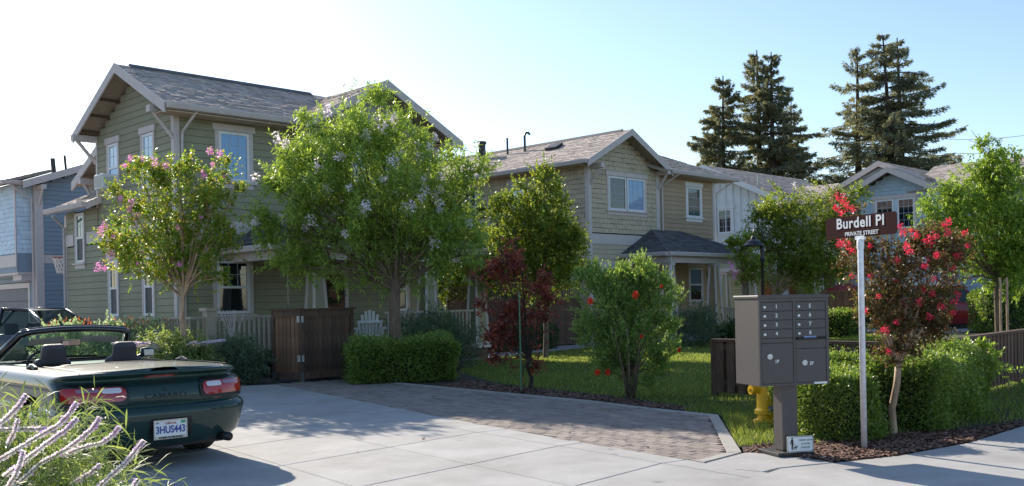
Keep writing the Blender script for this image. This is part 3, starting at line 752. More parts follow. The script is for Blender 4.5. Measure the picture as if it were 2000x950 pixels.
rk = MB(); rk.prism([(c2 - .14, z2(c2) - .05), (c2, z2(c2) + .06), (c2 + .14, z2(c2) - .05)], 'y', -.1, 8.9); H2.part('ridge_cap', rk, M['shg_dark'])
rake(H2, 'F', .50, -.57, z2(-.57) + .02, c2, z2(c2) + .02); rake(H2, 'F', .50, 4.27, z2(4.27) + .02, c2, z2(c2) + .02)
gutter(H2, (-.55, 9.6, z2(-.55) + .02), (-.55, -.48, z2(-.55) + .02)); gutter(H2, (4.1, -.58, e2 + .02), (8.58, -.58, e2 + .02))
so = MB(); so.box((-.52, 0, 6.18), (0, 9.2, 6.21)); so.box((W2 + .2, -.55, 6.16), (8.4, 0, 6.19)); H2.part('soffit', so, M['soffit'])
H2.bracket('F', .15, 0, 6.25, .45); H2.bracket('F', W2, 0, 6.3, .45)
H2.pipe('downspout', [(4.55, -.6, 6.2), (W2 + .18, -.08, 5.75), (W2 + .18, -.08, 3.9)]); H2.pipe('downspout', [(8.3, -.6, 6.2), (7.78, -.08, 5.7), (7.78, -.08, .2)], .03)
# porch
H2.roof('porch_roof', [((1.65, -2.1, 3.14), (7.6, -2.1, 3.14), (5.3, -.02, 4.12), (3.5, -.02, 4.12)), ((1.65, -.02, 3.14), (1.65, -2.1, 3.14), (3.5, -.08, 4.10), (3.5, -.02, 4.10)), ((7.6, -2.1, 3.14), (7.6, -.02, 3.14), (5.3, -.02, 4.10), (5.3, -.08, 4.10))], shg=M['shg_dark'])
gutter(H2, (1.65, -2.1, 3.16), (7.6, -2.1, 3.16)); gutter(H2, (1.65, 0, 3.16), (1.65, -2.1, 3.16)); gutter(H2, (7.6, -2.1, 3.16), (7.6, 0, 3.16))
bmn = MB(); bmn.box((1.85, -1.95, 2.80), (7.4, -1.75, 3.02)); bmn.box((1.85, -1.74, 2.80), (2.05, 0, 3.02)); bmn.box((1.8, -1.98, 3.025), (7.45, -.02, 3.04)); H2.part('porch_beam', bmn, M['trim'])
for x in (2.1, 4.9, 7.2): column(H2, x, -1.8, .25, 2.80, M['siding_brown'])
pf = MB(); pf.box((1.7, -2.1, 0), (7.7, -.02, .25)); H2.part('porch_floor', pf, M['concrete'])
railing(H2, (5.2, -1.85, 6.95, -1.85, .25, 1.2))
H2.pipe('downspout', [(1.8, -2.12, 3.05), (2.0, -1.98, 2.7), (2.0, -2.02, .3)], .03, M['trim_w'])
db = MB(); H2.bx(db, 'F', 2.35, 3.25, 0, .03, .25, 2.4); H2.part('door', db, M['door_wood'])
lb = MB(); H2.bx(lb, 'F', 7.1, 7.24, 0, .12, 2.35, 2.6); H2.part('porch_light', lb, M['tan_plastic'])
# roof furniture on the left slope
def on_slope(v, u): return (u, v, z2(u))
vp = MB(); p = Vector(on_slope(6.6, 1.25)); vp.tube([p - Vector((0, 0, .2)), p + Vector((0, 0, .62))], [.14, .15], 10); vp.tube([p + Vector((0, 0, .62)), p + Vector((0, 0, .72))], [.19, .19], 10); H2.part('flue', vp, M['iron'])
for v, u, hh in ((5.9, .75, .5), (5.25, 1.35, .65)):
    p = Vector(on_slope(v, u)); H2.pipe('roof_vent', [p - Vector((0, 0, .1)), p + Vector((0, 0, hh))], .04, M['iron'])
p = Vector(on_slope(4.3, 1.35)); H2.pipe('bent_vent', [p - Vector((0, 0, .1)), p + Vector((0, 0, .62)), p + Vector((.03, -.05, .72)), p + Vector((.06, -.14, .72)), p + Vector((.08, -.2, .64))], .045, M['iron'])
sk = MB(); sk.slab([on_slope(2.9, 1.0), on_slope(2.3, 1.0), on_slope(2.3, 1.35), on_slope(2.9, 1.35)], (-.05, 0, .10)); H2.part('skylight', sk, M['iron'])

# ---------------- house C: blue house far left
C0 = Vector((-17.59, 36.7, 0))
H0 = House('blue_house', 'two-storey blue house with a bay and dark garage door, at the left edge', 'house', C0)
core = MB(); core.prism([(.02, 0), (8, 0), (8, 6.3), (3.8, 7.65), (.02, 6.3)], 'y', .02, 9); w0 = H0.part('wall', core, M['shade_backing'])
bay = MB(); bay.box((-.6, .30, 3.0), (.01, 4.6, 6.25)); bw = H0.part('bay_wall', bay, M['siding_blue'])
H0.lap('F', 0, .22, 7.9, .1, 3.3, [], M['siding_blue'], w0); H0.lap('F', 0, .22, 7.9, 3.66, 7.8, [], M['siding_blue'], w0, clip=gable_clip(3.9, 5, 7.58, .36))
H0.lap('L', 0, .2, 4.6, .1, 3.0, [(.7, 4.6, 0, 2.55)], M['siding_blue'], w0)
H0.shingles('L', .6, .42, 4.5, 3.7, 6.2, [(2.75, 3.8, 4.5, 6.0)], M['shingle_blue'], M['shingle_blue'], bw)
H0.shingles('F', -.30, -.6, 0, 3.7, 6.2, [], M['shingle_blue'], M['shingle_blue'], bw)
H0.trimbox('corner_board', 'F', -.03, .24, 0, .04, 0, 6.2, M['trim_pink']); H0.trimbox('corner_board', 'L', 0, .2, 0, .035, 0, 6.2, M['trim_pink'])
H0.trimbox('corner_board', 'L', .30, .42, .6, .63, 3.66, 6.2, M['trim_pink']); H0.trimbox('corner_board', 'L', 2.35, 2.6, .6, .635, 3.66, 6.2, M['trim_pink'])
H0.trimbox('belly_band', 'L', .28, 4.6, .6, .64, 3.2, 3.65, M['trim_pink']); H0.trimbox('belly_band', 'F', .25, 8, 0, .035, 3.32, 3.64, M['trim_pink']); H0.trimbox('bay_underside', 'L', .3, 4.6, .02, .58, 2.9, 2.995, M['trim_pink'])
H0.trimbox('bay_corbel', 'L', .35, 1.2, .02, .45, 2.7, 2.895, M['trim_pink'])
H0.window('L', .6, 2.9, 3.7, 4.6, 5.85, M['pane'], 'fixed', (2, 3), trim=.1, mt=M['trim_pink'])
gd = MB(); H0.bx(gd, 'L', .85, 4.6, .0, .03, 0, 2.4); god = H0.part('garage_door', gd, M['shg_dark'])
gl = MB()
for k in range(5): H0.bx(gl, 'L', .86, 4.59, .03, .045, .03 + k * .48, .03 + k * .48 + .45)
H0.part('garage_panel', gl, mat('garage_panel', (.13, .13, .155), .6), god)
H0.trimbox('door_trim', 'L', .68, .84, 0, .05, 0, 2.62, M['trim_pink']); H0.trimbox('door_trim', 'L', .845, 4.6, 0, .05, 2.42, 2.62, M['trim_pink'])
def z0f(u): return 6.30 + .36 * (u + .5)
H0.roof('main_roof', [((-.6, 9.3, 6.27), (-.6, -.55, 6.27), (3.8, -.55, 7.85), (3.8, 9.3, 7.85)), ((8.4, -.55, 6.27), (8.4, 9.3, 6.27), (3.8, 9.3, 8.25), (3.8, -.55, 8.25))][:1])
H0.roof('bay_roof', [((-1.1, 4.9, 6.32), (-1.1, -.1, 6.32), (.6, .0, 6.85), (.6, 4.9, 6.85))])
rake(H0, 'F', .55, -.62, 6.28, 3.8, 7.87, .26, M['trim_pink'])
gutter(H0, (-1.1, 4.9, 6.33), (-1.1, -.1, 6.33), M['trim_pink']); gutter(H0, (-1.1, -.1, 6.33), (-.5, -.1, 6.33), M['trim_pink'])
H0.bracket('F', .1, 0, 6.2, .45, M['trim_pink']); H0.pipe('downspout', [(-.95, -.1, 6.2), (-.12, .1, 5.7), (-.08, .12, .2)], .035, M['trim_pink'])
for u, v in ((.9, .6), (1.5, 1.0)): H0.pipe('flue', [(u, v, z0f(u) - .1), (u - .05, v, z0f(u) + .55)], .09 if u < 1 else .05, M['iron'])

# ---------------- house D: white board-and-batten house behind the tan one
C3 = Vector((12.77, 47.3, 0))
H3 = House('white_house', 'two-storey house with white board-and-batten upper wall and green porch level behind the lamp post', 'house', C3)
core = MB(); core.prism([(0.02, 0), (7.8, 0), (7.8, 6.4), (3.9, 8.1), (.02, 6.3)], 'x', .02, 9); w3 = H3.part('wall', core, M['siding_white'])
H3.lap('L', 0, .1, 7.7, .1, 3.55, [(2.85, 3.6, 1.4, 2.9)], M['siding_olive'], w3); H3.lap('F', 0, .1, 9, .1, 3.55, [(.3, 1.4, 0, 2.5)], M['siding_olive'], w3)
H3.lap('F', 0, .1, 9, 3.7, 6.2, [], M['siding_white'], w3)
bt = shared('batten', lambda: MB().box((-.02, -.025, 0), (.02, .0, 1)).mesh('batten', M['siding_white'], fix=True))
v = .35
while v < 7.6:
    top = 6.3 + .46 * (3.9 - abs(3.9 - v))
    o = link('batten', bt, w3, (0, v, 3.9), R(-90)); o.scale = (1, 1, top - 3.9 - .1); v += .42
H3.trimbox('belly_band', 'L', -.03, 7.8, 0, .035, 3.55, 3.88, M['trim_w']); H3.trimbox('belly_band', 'F', -.03, 9, 0, .035, 3.55, 3.88, M['trim_w'])
H3.trimbox('corner_board', 'L', 0, .15, 0, .03, .0, 3.54, M['trim_w']); H3.trimbox('corner_board', 'L', 0, .15, 0, .03, 3.89, 6.2, M['trim_w'])
H3.window('L', 0, 2.55, 3.28, 4.78, 5.92, M['pane'], 'fixed', (3, 4), trim=.11, mt=M['trim_w']); H3.window('L', 0, 2.95, 3.5, 1.5, 2.75, M['pane_green'], 'hung', (2, 2), trim=.09)
lvv = MB()
for k in range(6): H3.bx(lvv, 'L', 3.15, 3.6, 0, .04, 6.75 + k * .1, 6.81 + k * .1)
H3.part('louvre', lvv, M['trim_w'])
def z3(v): return 8.22 - .47 * abs(v - 3.88)
H3.roof('main_roof', [((-.5, -.6, z3(-.6)), (9.5, -.6, z3(-.6)), (9.5, 3.88, z3(3.88)), (-.5, 3.88, z3(3.88))), ((9.5, 8.3, z3(8.3)), (-.5, 8.3, z3(8.3)), (-.5, 3.88, z3(3.88)), (9.5, 3.88, z3(3.88)))])
rake(H3, 'L', .5, -.62, z3(-.62) + .02, 3.88, z3(3.88) + .02, .26, M['trim_w']); rake(H3, 'L', .5, 8.32, z3(8.32) + .02, 3.88, z3(3.88) + .02, .26, M['trim_w'])
gutter(H3, (-.48, -.6, z3(-.6) + .02), (9.5, -.6, z3(-.6) + .02), M['trim_pink'])
H3.roof('cross_roof', [((2.6, 3.2, 6.3), (2.6, -1.0, 6.3), (4.2, -1.0, 7.15), (4.2, 3.2, 7.15)), ((5.8, -1.0, 6.3), (5.8, 3.2, 6.3), (4.2, 3.2, 7.15), (4.2, -1.0, 7.15))])
rake(H3, 'F', 1.0, 2.58, 6.3, 4.2, 7.17, .24, M['trim_pink']); rake(H3, 'F', 1.0, 5.82, 6.3, 4.2, 7.17, .24, M['trim_pink'])
for v, u in ((1.6, 1.0), (1.2, 3.8), (1.0, 4.4)): H3.pipe('roof_vent', [(u, v, z3(v) - .1), (u, v, z3(v) + .5)], .06, M['tan_plastic'])
cp = MB(); cp.box((.2, -1.9, 2.6), (8, 0, 2.85)); H3.part('porch_beam', cp, M['trim'])
H3.roof('porch_roof', [((-.2, -2.2, 2.9), (8.4, -2.2, 2.9), (7.6, -.02, 3.5), (.3, -.02, 3.5))], shg=M['shg_dark'])
for x in (.5, 2.6, 5.2, 7.6): column(H3, x, -1.8, .2, 2.6, M['siding_olive'])
for v in (.6, 2.0):
    column(H3, -1.5, v, .2, 2.75, M['siding_olive'])
cp = MB(); cp.box((-1.7, .3, 2.76), (0, 2.9, 2.95)); H3.part('porch_beam', cp, M['trim'])
railing(H3, (-1.5, 3.0, -1.5, .9, .2, 1.1))
db = MB(); H3.bx(db, 'F', .95, 1.75, 0, .03, .2, 2.3); H3.part('door', db, mat('door_orange', (.32, .10, .03), .5))
db = MB(); H3.bx(db, 'L', .35, .95, 0, .03, .2, 2.3); H3.part('door', db, mat('door_orange_side', (.32, .10, .03), .5))

# ---------------- house E: pale blue house on the right
C4 = Vector((19.17, 44.0, 0))
H4 = House('pale_blue_house', 'pale blue two-storey gabled house behind the street sign and the green tree', 'house', C4)
core = MB(); core.box((.02, -9, 0), (8, 4.4, 6.2)); w4 = H4.part('wall', core, M['siding_slate'])
gb = MB(); gb.prism([(-.1, 2.9), (3.75, 2.9), (3.75, 6.15), (1.95, 7.05), (-.1, 6.15)], 'x', -.5, .01); wg = H4.part('gable_wall', gb, M['siding_paleblue'])
H4.shingles('L', .5, .0, 3.7, 3.2, 7.0, [(.85, 2.9, 4.5, 5.95)], M['siding_paleblue'], mat('paleblue_i', (.40, .50, .58), .7, island=.05), wg, clip=gable_clip(1.95, 1.85, 7.0, .48))
H4.lap('L', 0, -9, 4.3, .1, 6.1, [(.2, 3.6, 0, 2.4)], M['siding_slate'], w4)
H4.window('L', .5, 1.0, 2.74, 4.55, 5.85, M['pane'], 'fixed', (3, 4), parts=[(1.0, 1.72), (1.96, 2.74)], mt=M['trim_pink'], trim=.1)
def z4(v): return 7.30 - .50 * abs(v - 1.98)
H4.roof('gable_roof', [((5, -.15, z4(-.15)), (-1.0, -.15, z4(-.15)), (-1.0, 1.98, z4(1.98)), (5, 1.98, z4(1.98))), ((-1.0, 4.1, z4(4.1)), (5, 4.1, z4(4.1)), (5, 1.98, z4(1.98)), (-1.0, 1.98, z4(1.98)))])
rake(H4, 'L', 1.0, -.18, z4(-.18) + .02, 1.98, z4(1.98) + .02, .26, M['trim_pink']); rake(H4, 'L', 1.0, 4.12, z4(4.12) + .02, 1.98, z4(1.98) + .02, .26, M['trim_pink'])
H4.roof('main_roof', [((-.55, 1.3, 6.15), (-.55, -9.5, 6.15), (2.6, -9.5, 7.55), (2.6, 1.3, 7.55))])
H4.roof('rear_gable', [((5, .6, 6.75), (-.2, .6, 6.75), (-.2, 2.75, 7.72), (5, 2.75, 7.72)), ((-.2, 4.8, 6.75), (5, 4.8, 6.75), (5, 2.75, 7.72), (-.2, 2.75, 7.72))])
rake(H4, 'L', .2, 4.82, 6.77, 2.75, 7.74, .26, M['trim_pink']); rake(H4, 'L', .2, .6, 6.77, 2.75, 7.74, .26, M['trim_pink'])
gw = MB(); gw.prism([(.9, 6.3), (4.5, 6.3), (4.5, 6.75), (2.75, 7.5), (.9, 6.75)], 'x', .1, .3); H4.part('rear_gable_wall', gw, M['siding_slate'])
gutter(H4, (-.55, -.2, 6.17), (-.55, -9.5, 6.17), M['trim_pink'])
gd = MB(); H4.bx(gd, 'L', .3, 3.5, 0, .03, 0, 2.3); H4.part('garage_door', gd, M['siding_white'])
for v in (-2.6, -4.6): H4.pipe('roof_vent', [(1.6, v, 7.0), (1.6, v, 7.65)], .06, M['iron'])
# ================================================================= VEHICLES
def car_rings(rings, nrs=14, nside=26, exp=2.6, zfun=None):
    """rings: (z, half width, rear y, front y, rear corner length, front corner length) -> list of closed outlines (right half mirrored)"""
    out = []
    for (z, w_, r_, f_, c_r, c_f) in rings:
        half = []
        for i in range(nrs + 1):
            t = math.pi / 2 * i / nrs
            half.append((w_ * math.sin(t) ** (2 / exp), r_ + c_r * (1 - math.cos(t) ** (2 / exp) if t < math.pi / 2 - 1e-6 else 1)))
        y0, y1 = r_ + c_r, f_ - c_f
        for i in range(1, nside): half.append((w_, y0 + (y1 - y0) * i / nside))
        for i in range(nrs + 1):
            t = math.pi / 2 * (1 - i / nrs)
            half.append((w_ * math.sin(t) ** (2 / exp), f_ - c_f * (1 - math.cos(t) ** (2 / exp) if t < math.pi / 2 - 1e-6 else 1)))
        full = half + [(-x, y) for x, y in half[-2:0:-1]]
        out.append([(x, y, zfun(y, z) if zfun else z) for x, y in full])
    return out
def ring_mesh(rs, drop=None):
    b = MB(); n = len(rs[0])
    for r in rs: b.v.extend(r)
    for k in range(len(rs) - 1):
        for j in range(n):
            q = (k * n + j, k * n + (j + 1) % n, (k + 1) * n + (j + 1) % n, (k + 1) * n + j)
            if drop:
                c = [sum(b.v[i][a] for i in q) / 4 for a in range(3)]
                if drop(c): continue
            b.f.append(q); b.m.append(0)
    return b
def wheel(parent, x, y, r_=.33, wd=.235, side=1, rim=None):
    b = MB(); prof = [(r_ * .66, -wd / 2), (r_ * .93, -wd / 2), (r_, -wd / 2 + .03), (r_, wd / 2 - .03), (r_ * .93, wd / 2), (r_ * .66, wd / 2)]
    b.lathe(prof, n=32); me = b.mesh('tyre', M['rubber'], fix=True); me.transform(Matrix.Rotation(R(90), 4, 'Y'))
    t = link('wheel', me, parent, (x, y, r_))
    q = MB(); q.lathe([(r_ * .67, -.02), (r_ * .67, .02), (r_ * .60, .03), (r_ * .58, -.01), (.06, .0), (.05, .035), (.001, .035)], n=28)
    for k in range(5):
        a = k * 2 * math.pi / 5; d = Vector((math.cos(a), math.sin(a), 0)); p = Vector((-d.y, d.x, 0))
        q.slab([d * .05 + p * .03, d * r_ * .6 + p * .045, d * r_ * .6 - p * .045, d * .05 - p * .03], (0, 0, .03))
    me = q.mesh('rim', rim or M['metal_grey'], fix=True); me.transform(Matrix.Rotation(R(90 * side), 4, 'Y'))
    link('rim', me, t, (side * wd * .42, 0, 0))
    return t
def paint(name, c, c2=None):
    m, t, p = _new(name); p.inputs['Base Color'].default_value = c + (1,); p.inputs['Metallic'].default_value = .0; p.inputs['Roughness'].default_value = .6; p.inputs['Specular IOR Level'].default_value = .2
    p.inputs['Coat Weight'].default_value = .8; p.inputs['Coat Roughness'].default_value = .02; p.inputs['Coat IOR'].default_value = 1.5
    no = N(t, 'ShaderNodeTexNoise'); no.inputs['Scale'].default_value = 700; tc = N(t, 'ShaderNodeTexCoord'); t.links.new(tc.outputs['Object'], no.inputs['Vector'])
    hs = N(t, 'ShaderNodeHueSaturation'); hs.inputs['Color'].default_value = c + (1,); mr = N(t, 'ShaderNodeMapRange'); mr.inputs['To Min'].default_value = .92; mr.inputs['To Max'].default_value = 1.08
    t.links.new(no.outputs['Fac'], mr.inputs[0]); t.links.new(mr.outputs[0], hs.inputs['Value']); t.links.new(hs.outputs[0], p.inputs['Base Color'])
    n2 = N(t, 'ShaderNodeTexNoise'); n2.inputs['Scale'].default_value = 3.0; t.links.new(tc.outputs['Object'], n2.inputs['Vector'])
    m3 = N(t, 'ShaderNodeMapRange'); m3.inputs['To Min'].default_value = .01; m3.inputs['To Max'].default_value = .05; t.links.new(n2.outputs['Fac'], m3.inputs[0]); t.links.new(m3.outputs[0], p.inputs['Coat Roughness'])
    return m
M['car_green'] = paint('car_green', (.008, .036, .032))
M['lamp_red'] = mat('lamp_red', (.36, .010, .008), .15, coat=1, scale=60, var=.2)
M['lamp_white'] = mat('lamp_white', (.62, .60, .66), .12, coat=1, scale=60, var=.1)
M['lamp_smoke'] = mat('lamp_smoke', (.26, .16, .22), .15, coat=1)
M['leather'] = mat('leather', (.055, .05, .058), .5, bump=.1)
M['dash'] = mat('dash', (.10, .15, .16), .45)
M['carglass'] = glass('windscreen_glass', (.22, .36, .28), rough=.08, ior=1.5, tr=.60)

car = thing('convertible_car', 'dark green convertible with its roof down, parked at the left, tail to the viewer', 'car', (-3.35, 9.62, 0), R(42.9))
def zf(y, z):
    if y < 3.1: return z
    t = min(1, (y - 3.1) / 1.9); return z - max(0, z - .45) * .42 * t ** 1.5
RG = [(.20, .80, .22, 4.80, .6, .9), (.235, .88, .10, 4.90, .55, .9), (.30, .915, .045, 4.98, .5, .95), (.42, .935, .015, 5.02, .46, .95), (.53, .955, 0, 5.05, .44, .95),
      (.575, .958, .004, 5.05, .44, .95), (.612, .950, .035, 5.03, .44, .95), (.625, .935, .075, 5.0, .42, .95), (.634, .930, .078, 5.0, .42, .95), (.64, .936, .068, 5.0, .42, .95),
      (.72, .938, .075, 4.98, .42, .95), (.79, .940, .092, 4.95, .42, .95), (.83, .938, .12, 4.93, .42, .95), (.865, .932, .215, 4.9, .42, .95), (.90, .920, .225, 4.9, .40, .95),
      (.918, .908, .13, 4.88, .40, .95), (.934, .892, .085, 4.86, .42, .95), (.950, .866, .082, 4.85, .42, .95), (.962, .825, .11, 4.83, .42, .95)]
AR = .40; wr, wf = 1.13, 3.75
def arch(c): return abs(c[0]) > .6 and ((c[1] - wr) ** 2 + (c[2] - .34) ** 2 < AR ** 2 or (c[1] - wf) ** 2 + (c[2] - .34) ** 2 < AR ** 2)
rs = car_rings(RG, nrs=20, nside=60, zfun=zf); bm_ = ring_mesh(rs, arch)
for i, p in enumerate(bm_.v):      # pull the torn edge of each arch onto its circle
    for wy in (wr, wf):
        d = math.hypot(p[1] - wy, p[2] - .34)
        if abs(p[0]) > .6 and .82 * AR < d < 1.12 * AR and p[2] > .2 and d < AR * 1.03:
            bm_.v[i] = (p[0], wy + (p[1] - wy) * AR / d, .34 + (p[2] - .34) * AR / d)
body = bm_.build('body', M['car_green'], car, smooth=True, fix=False)
# top skin: deck, shoulders, bonnet, with the cockpit left open
top = MB(); ny, nx = 70, 28; last = rs[-1]; right = [p for p in last if p[0] >= -1e-6]
right = sorted(right, key=lambda p: p[1])
def wt(y):
    for a, b_ in zip(right[:-1], right[1:]):
        if a[1] <= y <= b_[1] + 1e-9: t = (y - a[1]) / max(1e-6, b_[1] - a[1]); return a[0] + (b_[0] - a[0]) * t
    return 0.0
ys = [.112 + (4.828 - .112) * (k / ny) for k in range(ny + 1)]; ys = sorted(set(ys + [.114, .118, .125, .14, 1.45, 2.98, 4.80, 4.82]))
for y in ys:
    for k in range(nx + 1):
        t = -1 + 2 * k / nx; x = t * wt(y); e = 1 - t * t
        crown = .028 * e ** .6 + (.018 * max(0, 1 - abs(y - .75) / .75) * e)
        if .18 < y < .5: crown -= 0
        top.v.append((x, y, zf(y, .962) + crown))
for r in range(len(ys) - 1):
    for k in range(nx):
        x = sum(top.v[i][0] for i in (r * (nx + 1) + k, r * (nx + 1) + k + 1)) / 2; y = (ys[r] + ys[r + 1]) / 2
        if 1.45 < y < 2.98 and abs(x) < .70: continue
        top.f.append((r * (nx + 1) + k, r * (nx + 1) + k + 1, (r + 1) * (nx + 1) + k + 1, (r + 1) * (nx + 1) + k)); top.m.append(0)
top.build('deck', M['car_green'], car, smooth=True, fix=False)
def panel_line(pts, r=.004):
    b = MB(); b.tube(pts, r, 5); return b
sl_ = MB(); sl_.tube([(-.74, .28, .985), (-.72, 1.38, .990), (.72, 1.38, .990), (.74, .28, .985)], .004, 5); sl_.build('boot_seam', M['black'], car)
tub = MB(); tub.add([(-.71, 1.44, .97), (.71, 1.44, .97), (.71, 2.99, .97), (-.71, 2.99, .97), (-.70, 1.5, .35), (.70, 1.5, .35), (.70, 2.99, .35), (-.70, 2.99, .35)],
                    [(4, 5, 6, 7), (0, 1, 5, 4), (1, 2, 6, 5), (2, 3, 7, 6), (3, 0, 4, 7)]); tub.build('cabin', M['leather'], car)
cv = MB(); cv.tube([(-.66, 1.47, .965), (-.4, 1.44, .975), (0, 1.43, .98), (.4, 1.44, .975), (.66, 1.47, .965)], .02, 8); cv.build('folded_roof_edge', M['black'], car, smooth=True)
under = MB(); under.box((-.72, .35, .17), (.72, 4.7, .30)); under.box((-.66, .2, .22), (.66, .8, .34)); under.build('underbody', M['black'], car)
wl_ = MB()
for wy in (wr, wf):
    for s_ in (-1, 1):
        a = [(s_ * .90, wy + AR * math.cos(t), .34 + AR * math.sin(t)) for t in [math.pi * k / 14 - .35 * (1 - k / 7) for k in range(15)]]
        wl_.add(a + [(s_ * .62, y, z) for _, y, z in a] + [(s_ * .62, wy, .3)], [(i, i + 1, i + 16, i + 15) for i in range(14)] + [(i + 15, i + 16, 30) for i in range(14)])
wl_.build('wheel_housing', M['black'], car, fix=False)
for x, y, s_ in ((-.80, wr, -1), (.80, wr, 1), (-.80, wf, -1), (.80, wf, 1)): wheel(car, x, y, .335, .245, s_)
ex_ = MB(); ex_.tube([(.55, .5, .24), (.62, .12, .25), (.63, .02, .25)], [.04, .045, .045], 10); ex_.tube([(-.55, .5, .24), (-.62, .12, .25), (-.63, .02, .25)], [.04, .045, .045], 10); ex_.build('exhaust_pipe', M['black'], car, smooth=True)
def rsurf(x, z, off=0):
    for a, b_ in zip(RG[:-1], RG[1:]):
        if a[0] <= z <= b_[0]:
            t = (z - a[0]) / (b_[0] - a[0]); w_ = a[1] + (b_[1] - a[1]) * t; r_ = a[2] + (b_[2] - a[2]) * t; c_ = a[4] + (b_[4] - a[4]) * t
            s_ = min(1, abs(x) / w_); tt = math.asin(s_ ** 1.3); y = r_ + c_ * (1 - max(0, math.cos(tt)) ** (2 / 2.6))
            return Vector((x * (1 + off * .5 * s_), y - off, z))
def patch(name, x0, x1, z0, z1, off, m, parent, rl=.05, rr=.05, slope=0.0, nx=30):
    """curved panel lying on the tail; ends rounded by rl / rr"""
    b = MB(); nz = 4; cz_, hz = (z0 + z1) / 2, (z1 - z0) / 2
    for i in range(nx + 1):
        x = x0 + (x1 - x0) * (.5 - .5 * math.cos(math.pi * i / nx)); dl, dr = x - x0, x1 - x; k = 1
        if dl < rl: k = min(k, .25 + .75 * math.sqrt(max(0, 1 - (1 - dl / rl) ** 2)))
        if dr < rr: k = min(k, .25 + .75 * math.sqrt(max(0, 1 - (1 - dr / rr) ** 2)))
        for j in range(nz + 1): b.v.append(tuple(rsurf(x, cz_ + slope * (x - x0) + hz * k * (2 * j / nz - 1), off)))
    for i in range(nx):
        for j in range(nz): q = i * (nz + 1) + j; b.f.append((q, q + nz + 1, q + nz + 2, q + 1)); b.m.append(0)
    return b.build(name, m, parent, smooth=True, fix=False)
for s_ in (1, -1):
    a = lambda p, q: (p, q) if s_ > 0 else (-q, -p)
    rr_ = dict(rl=.06, rr=.02) if s_ > 0 else dict(rl=.02, rr=.06)
    bz = patch('tail_lamp', *a(.355, .915), .655, .860, .016, M['black'], car, **rr_)
    patch('red_lens', *a(.385, .905), .692, .828, .023, M['lamp_red'], bz, **rr_)
    patch('clear_lens', *a(.425, .60), .772, .820, .028, M['lamp_white'], bz, rl=.04, rr=.02)
    patch('clear_lens', *a(.615, .80), .785, .820, .028, M['lamp_smoke'], bz, rl=.02, rr=.05)
patch('brake_lamp', -.17, .17, .893, .921, .010, M['lamp_red'], car, rl=.06, rr=.06)
lk = MB(); p = rsurf(0, .775); lk.tube([p, p - Vector((0, .012, 0))], .014, 12); lk.build('boot_lock', M['black'], car)
def wrap_text(txt, size, z, m, parent, off, x=0, name='lettering', **k):
    me = text_mesh(txt, size, **k)
    for v in me.vertices:
        q = rsurf(v.co.x + x, max(.21, v.co.z + z), off - v.co.y * .3); v.co = q
    me.materials.clear(); me.materials.append(m); return link(name, me, parent)
M['badge'] = mat('badge_inset', (.004, .010, .010), .6)
wrap_text('CAMARO', .062, .715, M['badge'], body, .003, bold=.0015, sx=1.55, spacing=1.08, name='model_badge')
rb_ = patch('badge', .50, .60, .648, .663, .004, M['lamp_red'], body, rl=.01, rr=.01)
# number plate
rcs = patch('plate_recess', -.20, .24, .285, .50, .004, M['black'], body, rl=.03, rr=.03)
pl = thing('plate_holder', None, None); pl.parent = car
pl.location = (-.005, -.018, .395)
b = MB(); b.box((-.16, -.006, -.085), (.16, .006, .085)); plate = b.build('number_plate', M['letter'], car, (-.005, -.022, .395))
fr = MB(); fr.box((-.168, -.010, -.093), (.168, .002, -.066)); fr.box((-.168, -.010, .078), (.168, .002, .093)); fr.box((-.168, -.010, -.066), (-.158, .002, .078)); fr.box((.158, -.010, -.066), (.168, .002, .078)); fr.build('plate_frame', M['metal_grey'], plate)
bpy.data.objects.remove(pl)
M['plate_blue'] = mat('plate_blue', (.03, .06, .32), .5)
text('3HUS443', .098, M['plate_blue'], plate, (0, -.008, -.006), bold=.002, sx=.78)
text('California', .030, M['lamp_red'], plate, (0, -.008, .058), bold=.0004)
text('DEC', .018, M['plate_blue'], plate, (-.128, -.008, .064))
text('TOWN OF MORAGA', .026, M['black'], plate, (0, -.0125, -.079), bold=.0006)
st_ = MB(); st_.box((.105, -.0095, .05), (.150, -.0065, .074)); st_.build('year_sticker', mat('sticker_green', (.02, .35, .16), .5), plate)
# windscreen
def arc(x, y, z, bow, n=12):
    return [Vector((x * (2 * i / n - 1), y + bow * (1 - (2 * i / n - 1) ** 2), z - .0 * i)) for i in range(n + 1)]
ta = arc(.585, 2.50, 1.310, .10); ba = arc(.74, 3.12, .965, .16)
for p in ta: p.z += .035 * (1 - (p.x / .585) ** 2)
b = MB(); n_ = len(ta); b.v = [tuple(p) for p in ba + ta]; b.f = [(i, i + 1, n_ + i + 1, n_ + i) for i in range(n_ - 1)]; b.m = [0] * (n_ - 1)
b.build('windscreen', M['carglass'], car, smooth=True, fix=False)
b = MB(); b.tube(ta, .038, 8); b.tube([Vector((-.77, 3.02, .95)), Vector((-.70, 2.83, 1.10)), ta[0] + Vector((-.01, .02, -.01)), ta[1]], [.055, .05, .042, .038], 8); b.tube([Vector((.77, 3.02, .95)), Vector((.70, 2.83, 1.10)), ta[-1] + Vector((.01, .02, -.01)), ta[-2]], [.055, .05, .042, .038], 8)
b.tube([p + Vector((0, .03, .035)) for p in ta], .018, 6)
b.build('windscreen_frame', M['blackpaint'], car, smooth=True)
for s_ in (-1, 1):
    b = MB(); b.slab([(s_ * .50, 2.50, 1.245), (s_ * .10, 2.57, 1.27), (s_ * .10, 2.66, 1.20), (s_ * .50, 2.60, 1.18)], (0, .012, -.012)); bevel(b.build('sun_visor', M['tan_plastic'], car), .006)
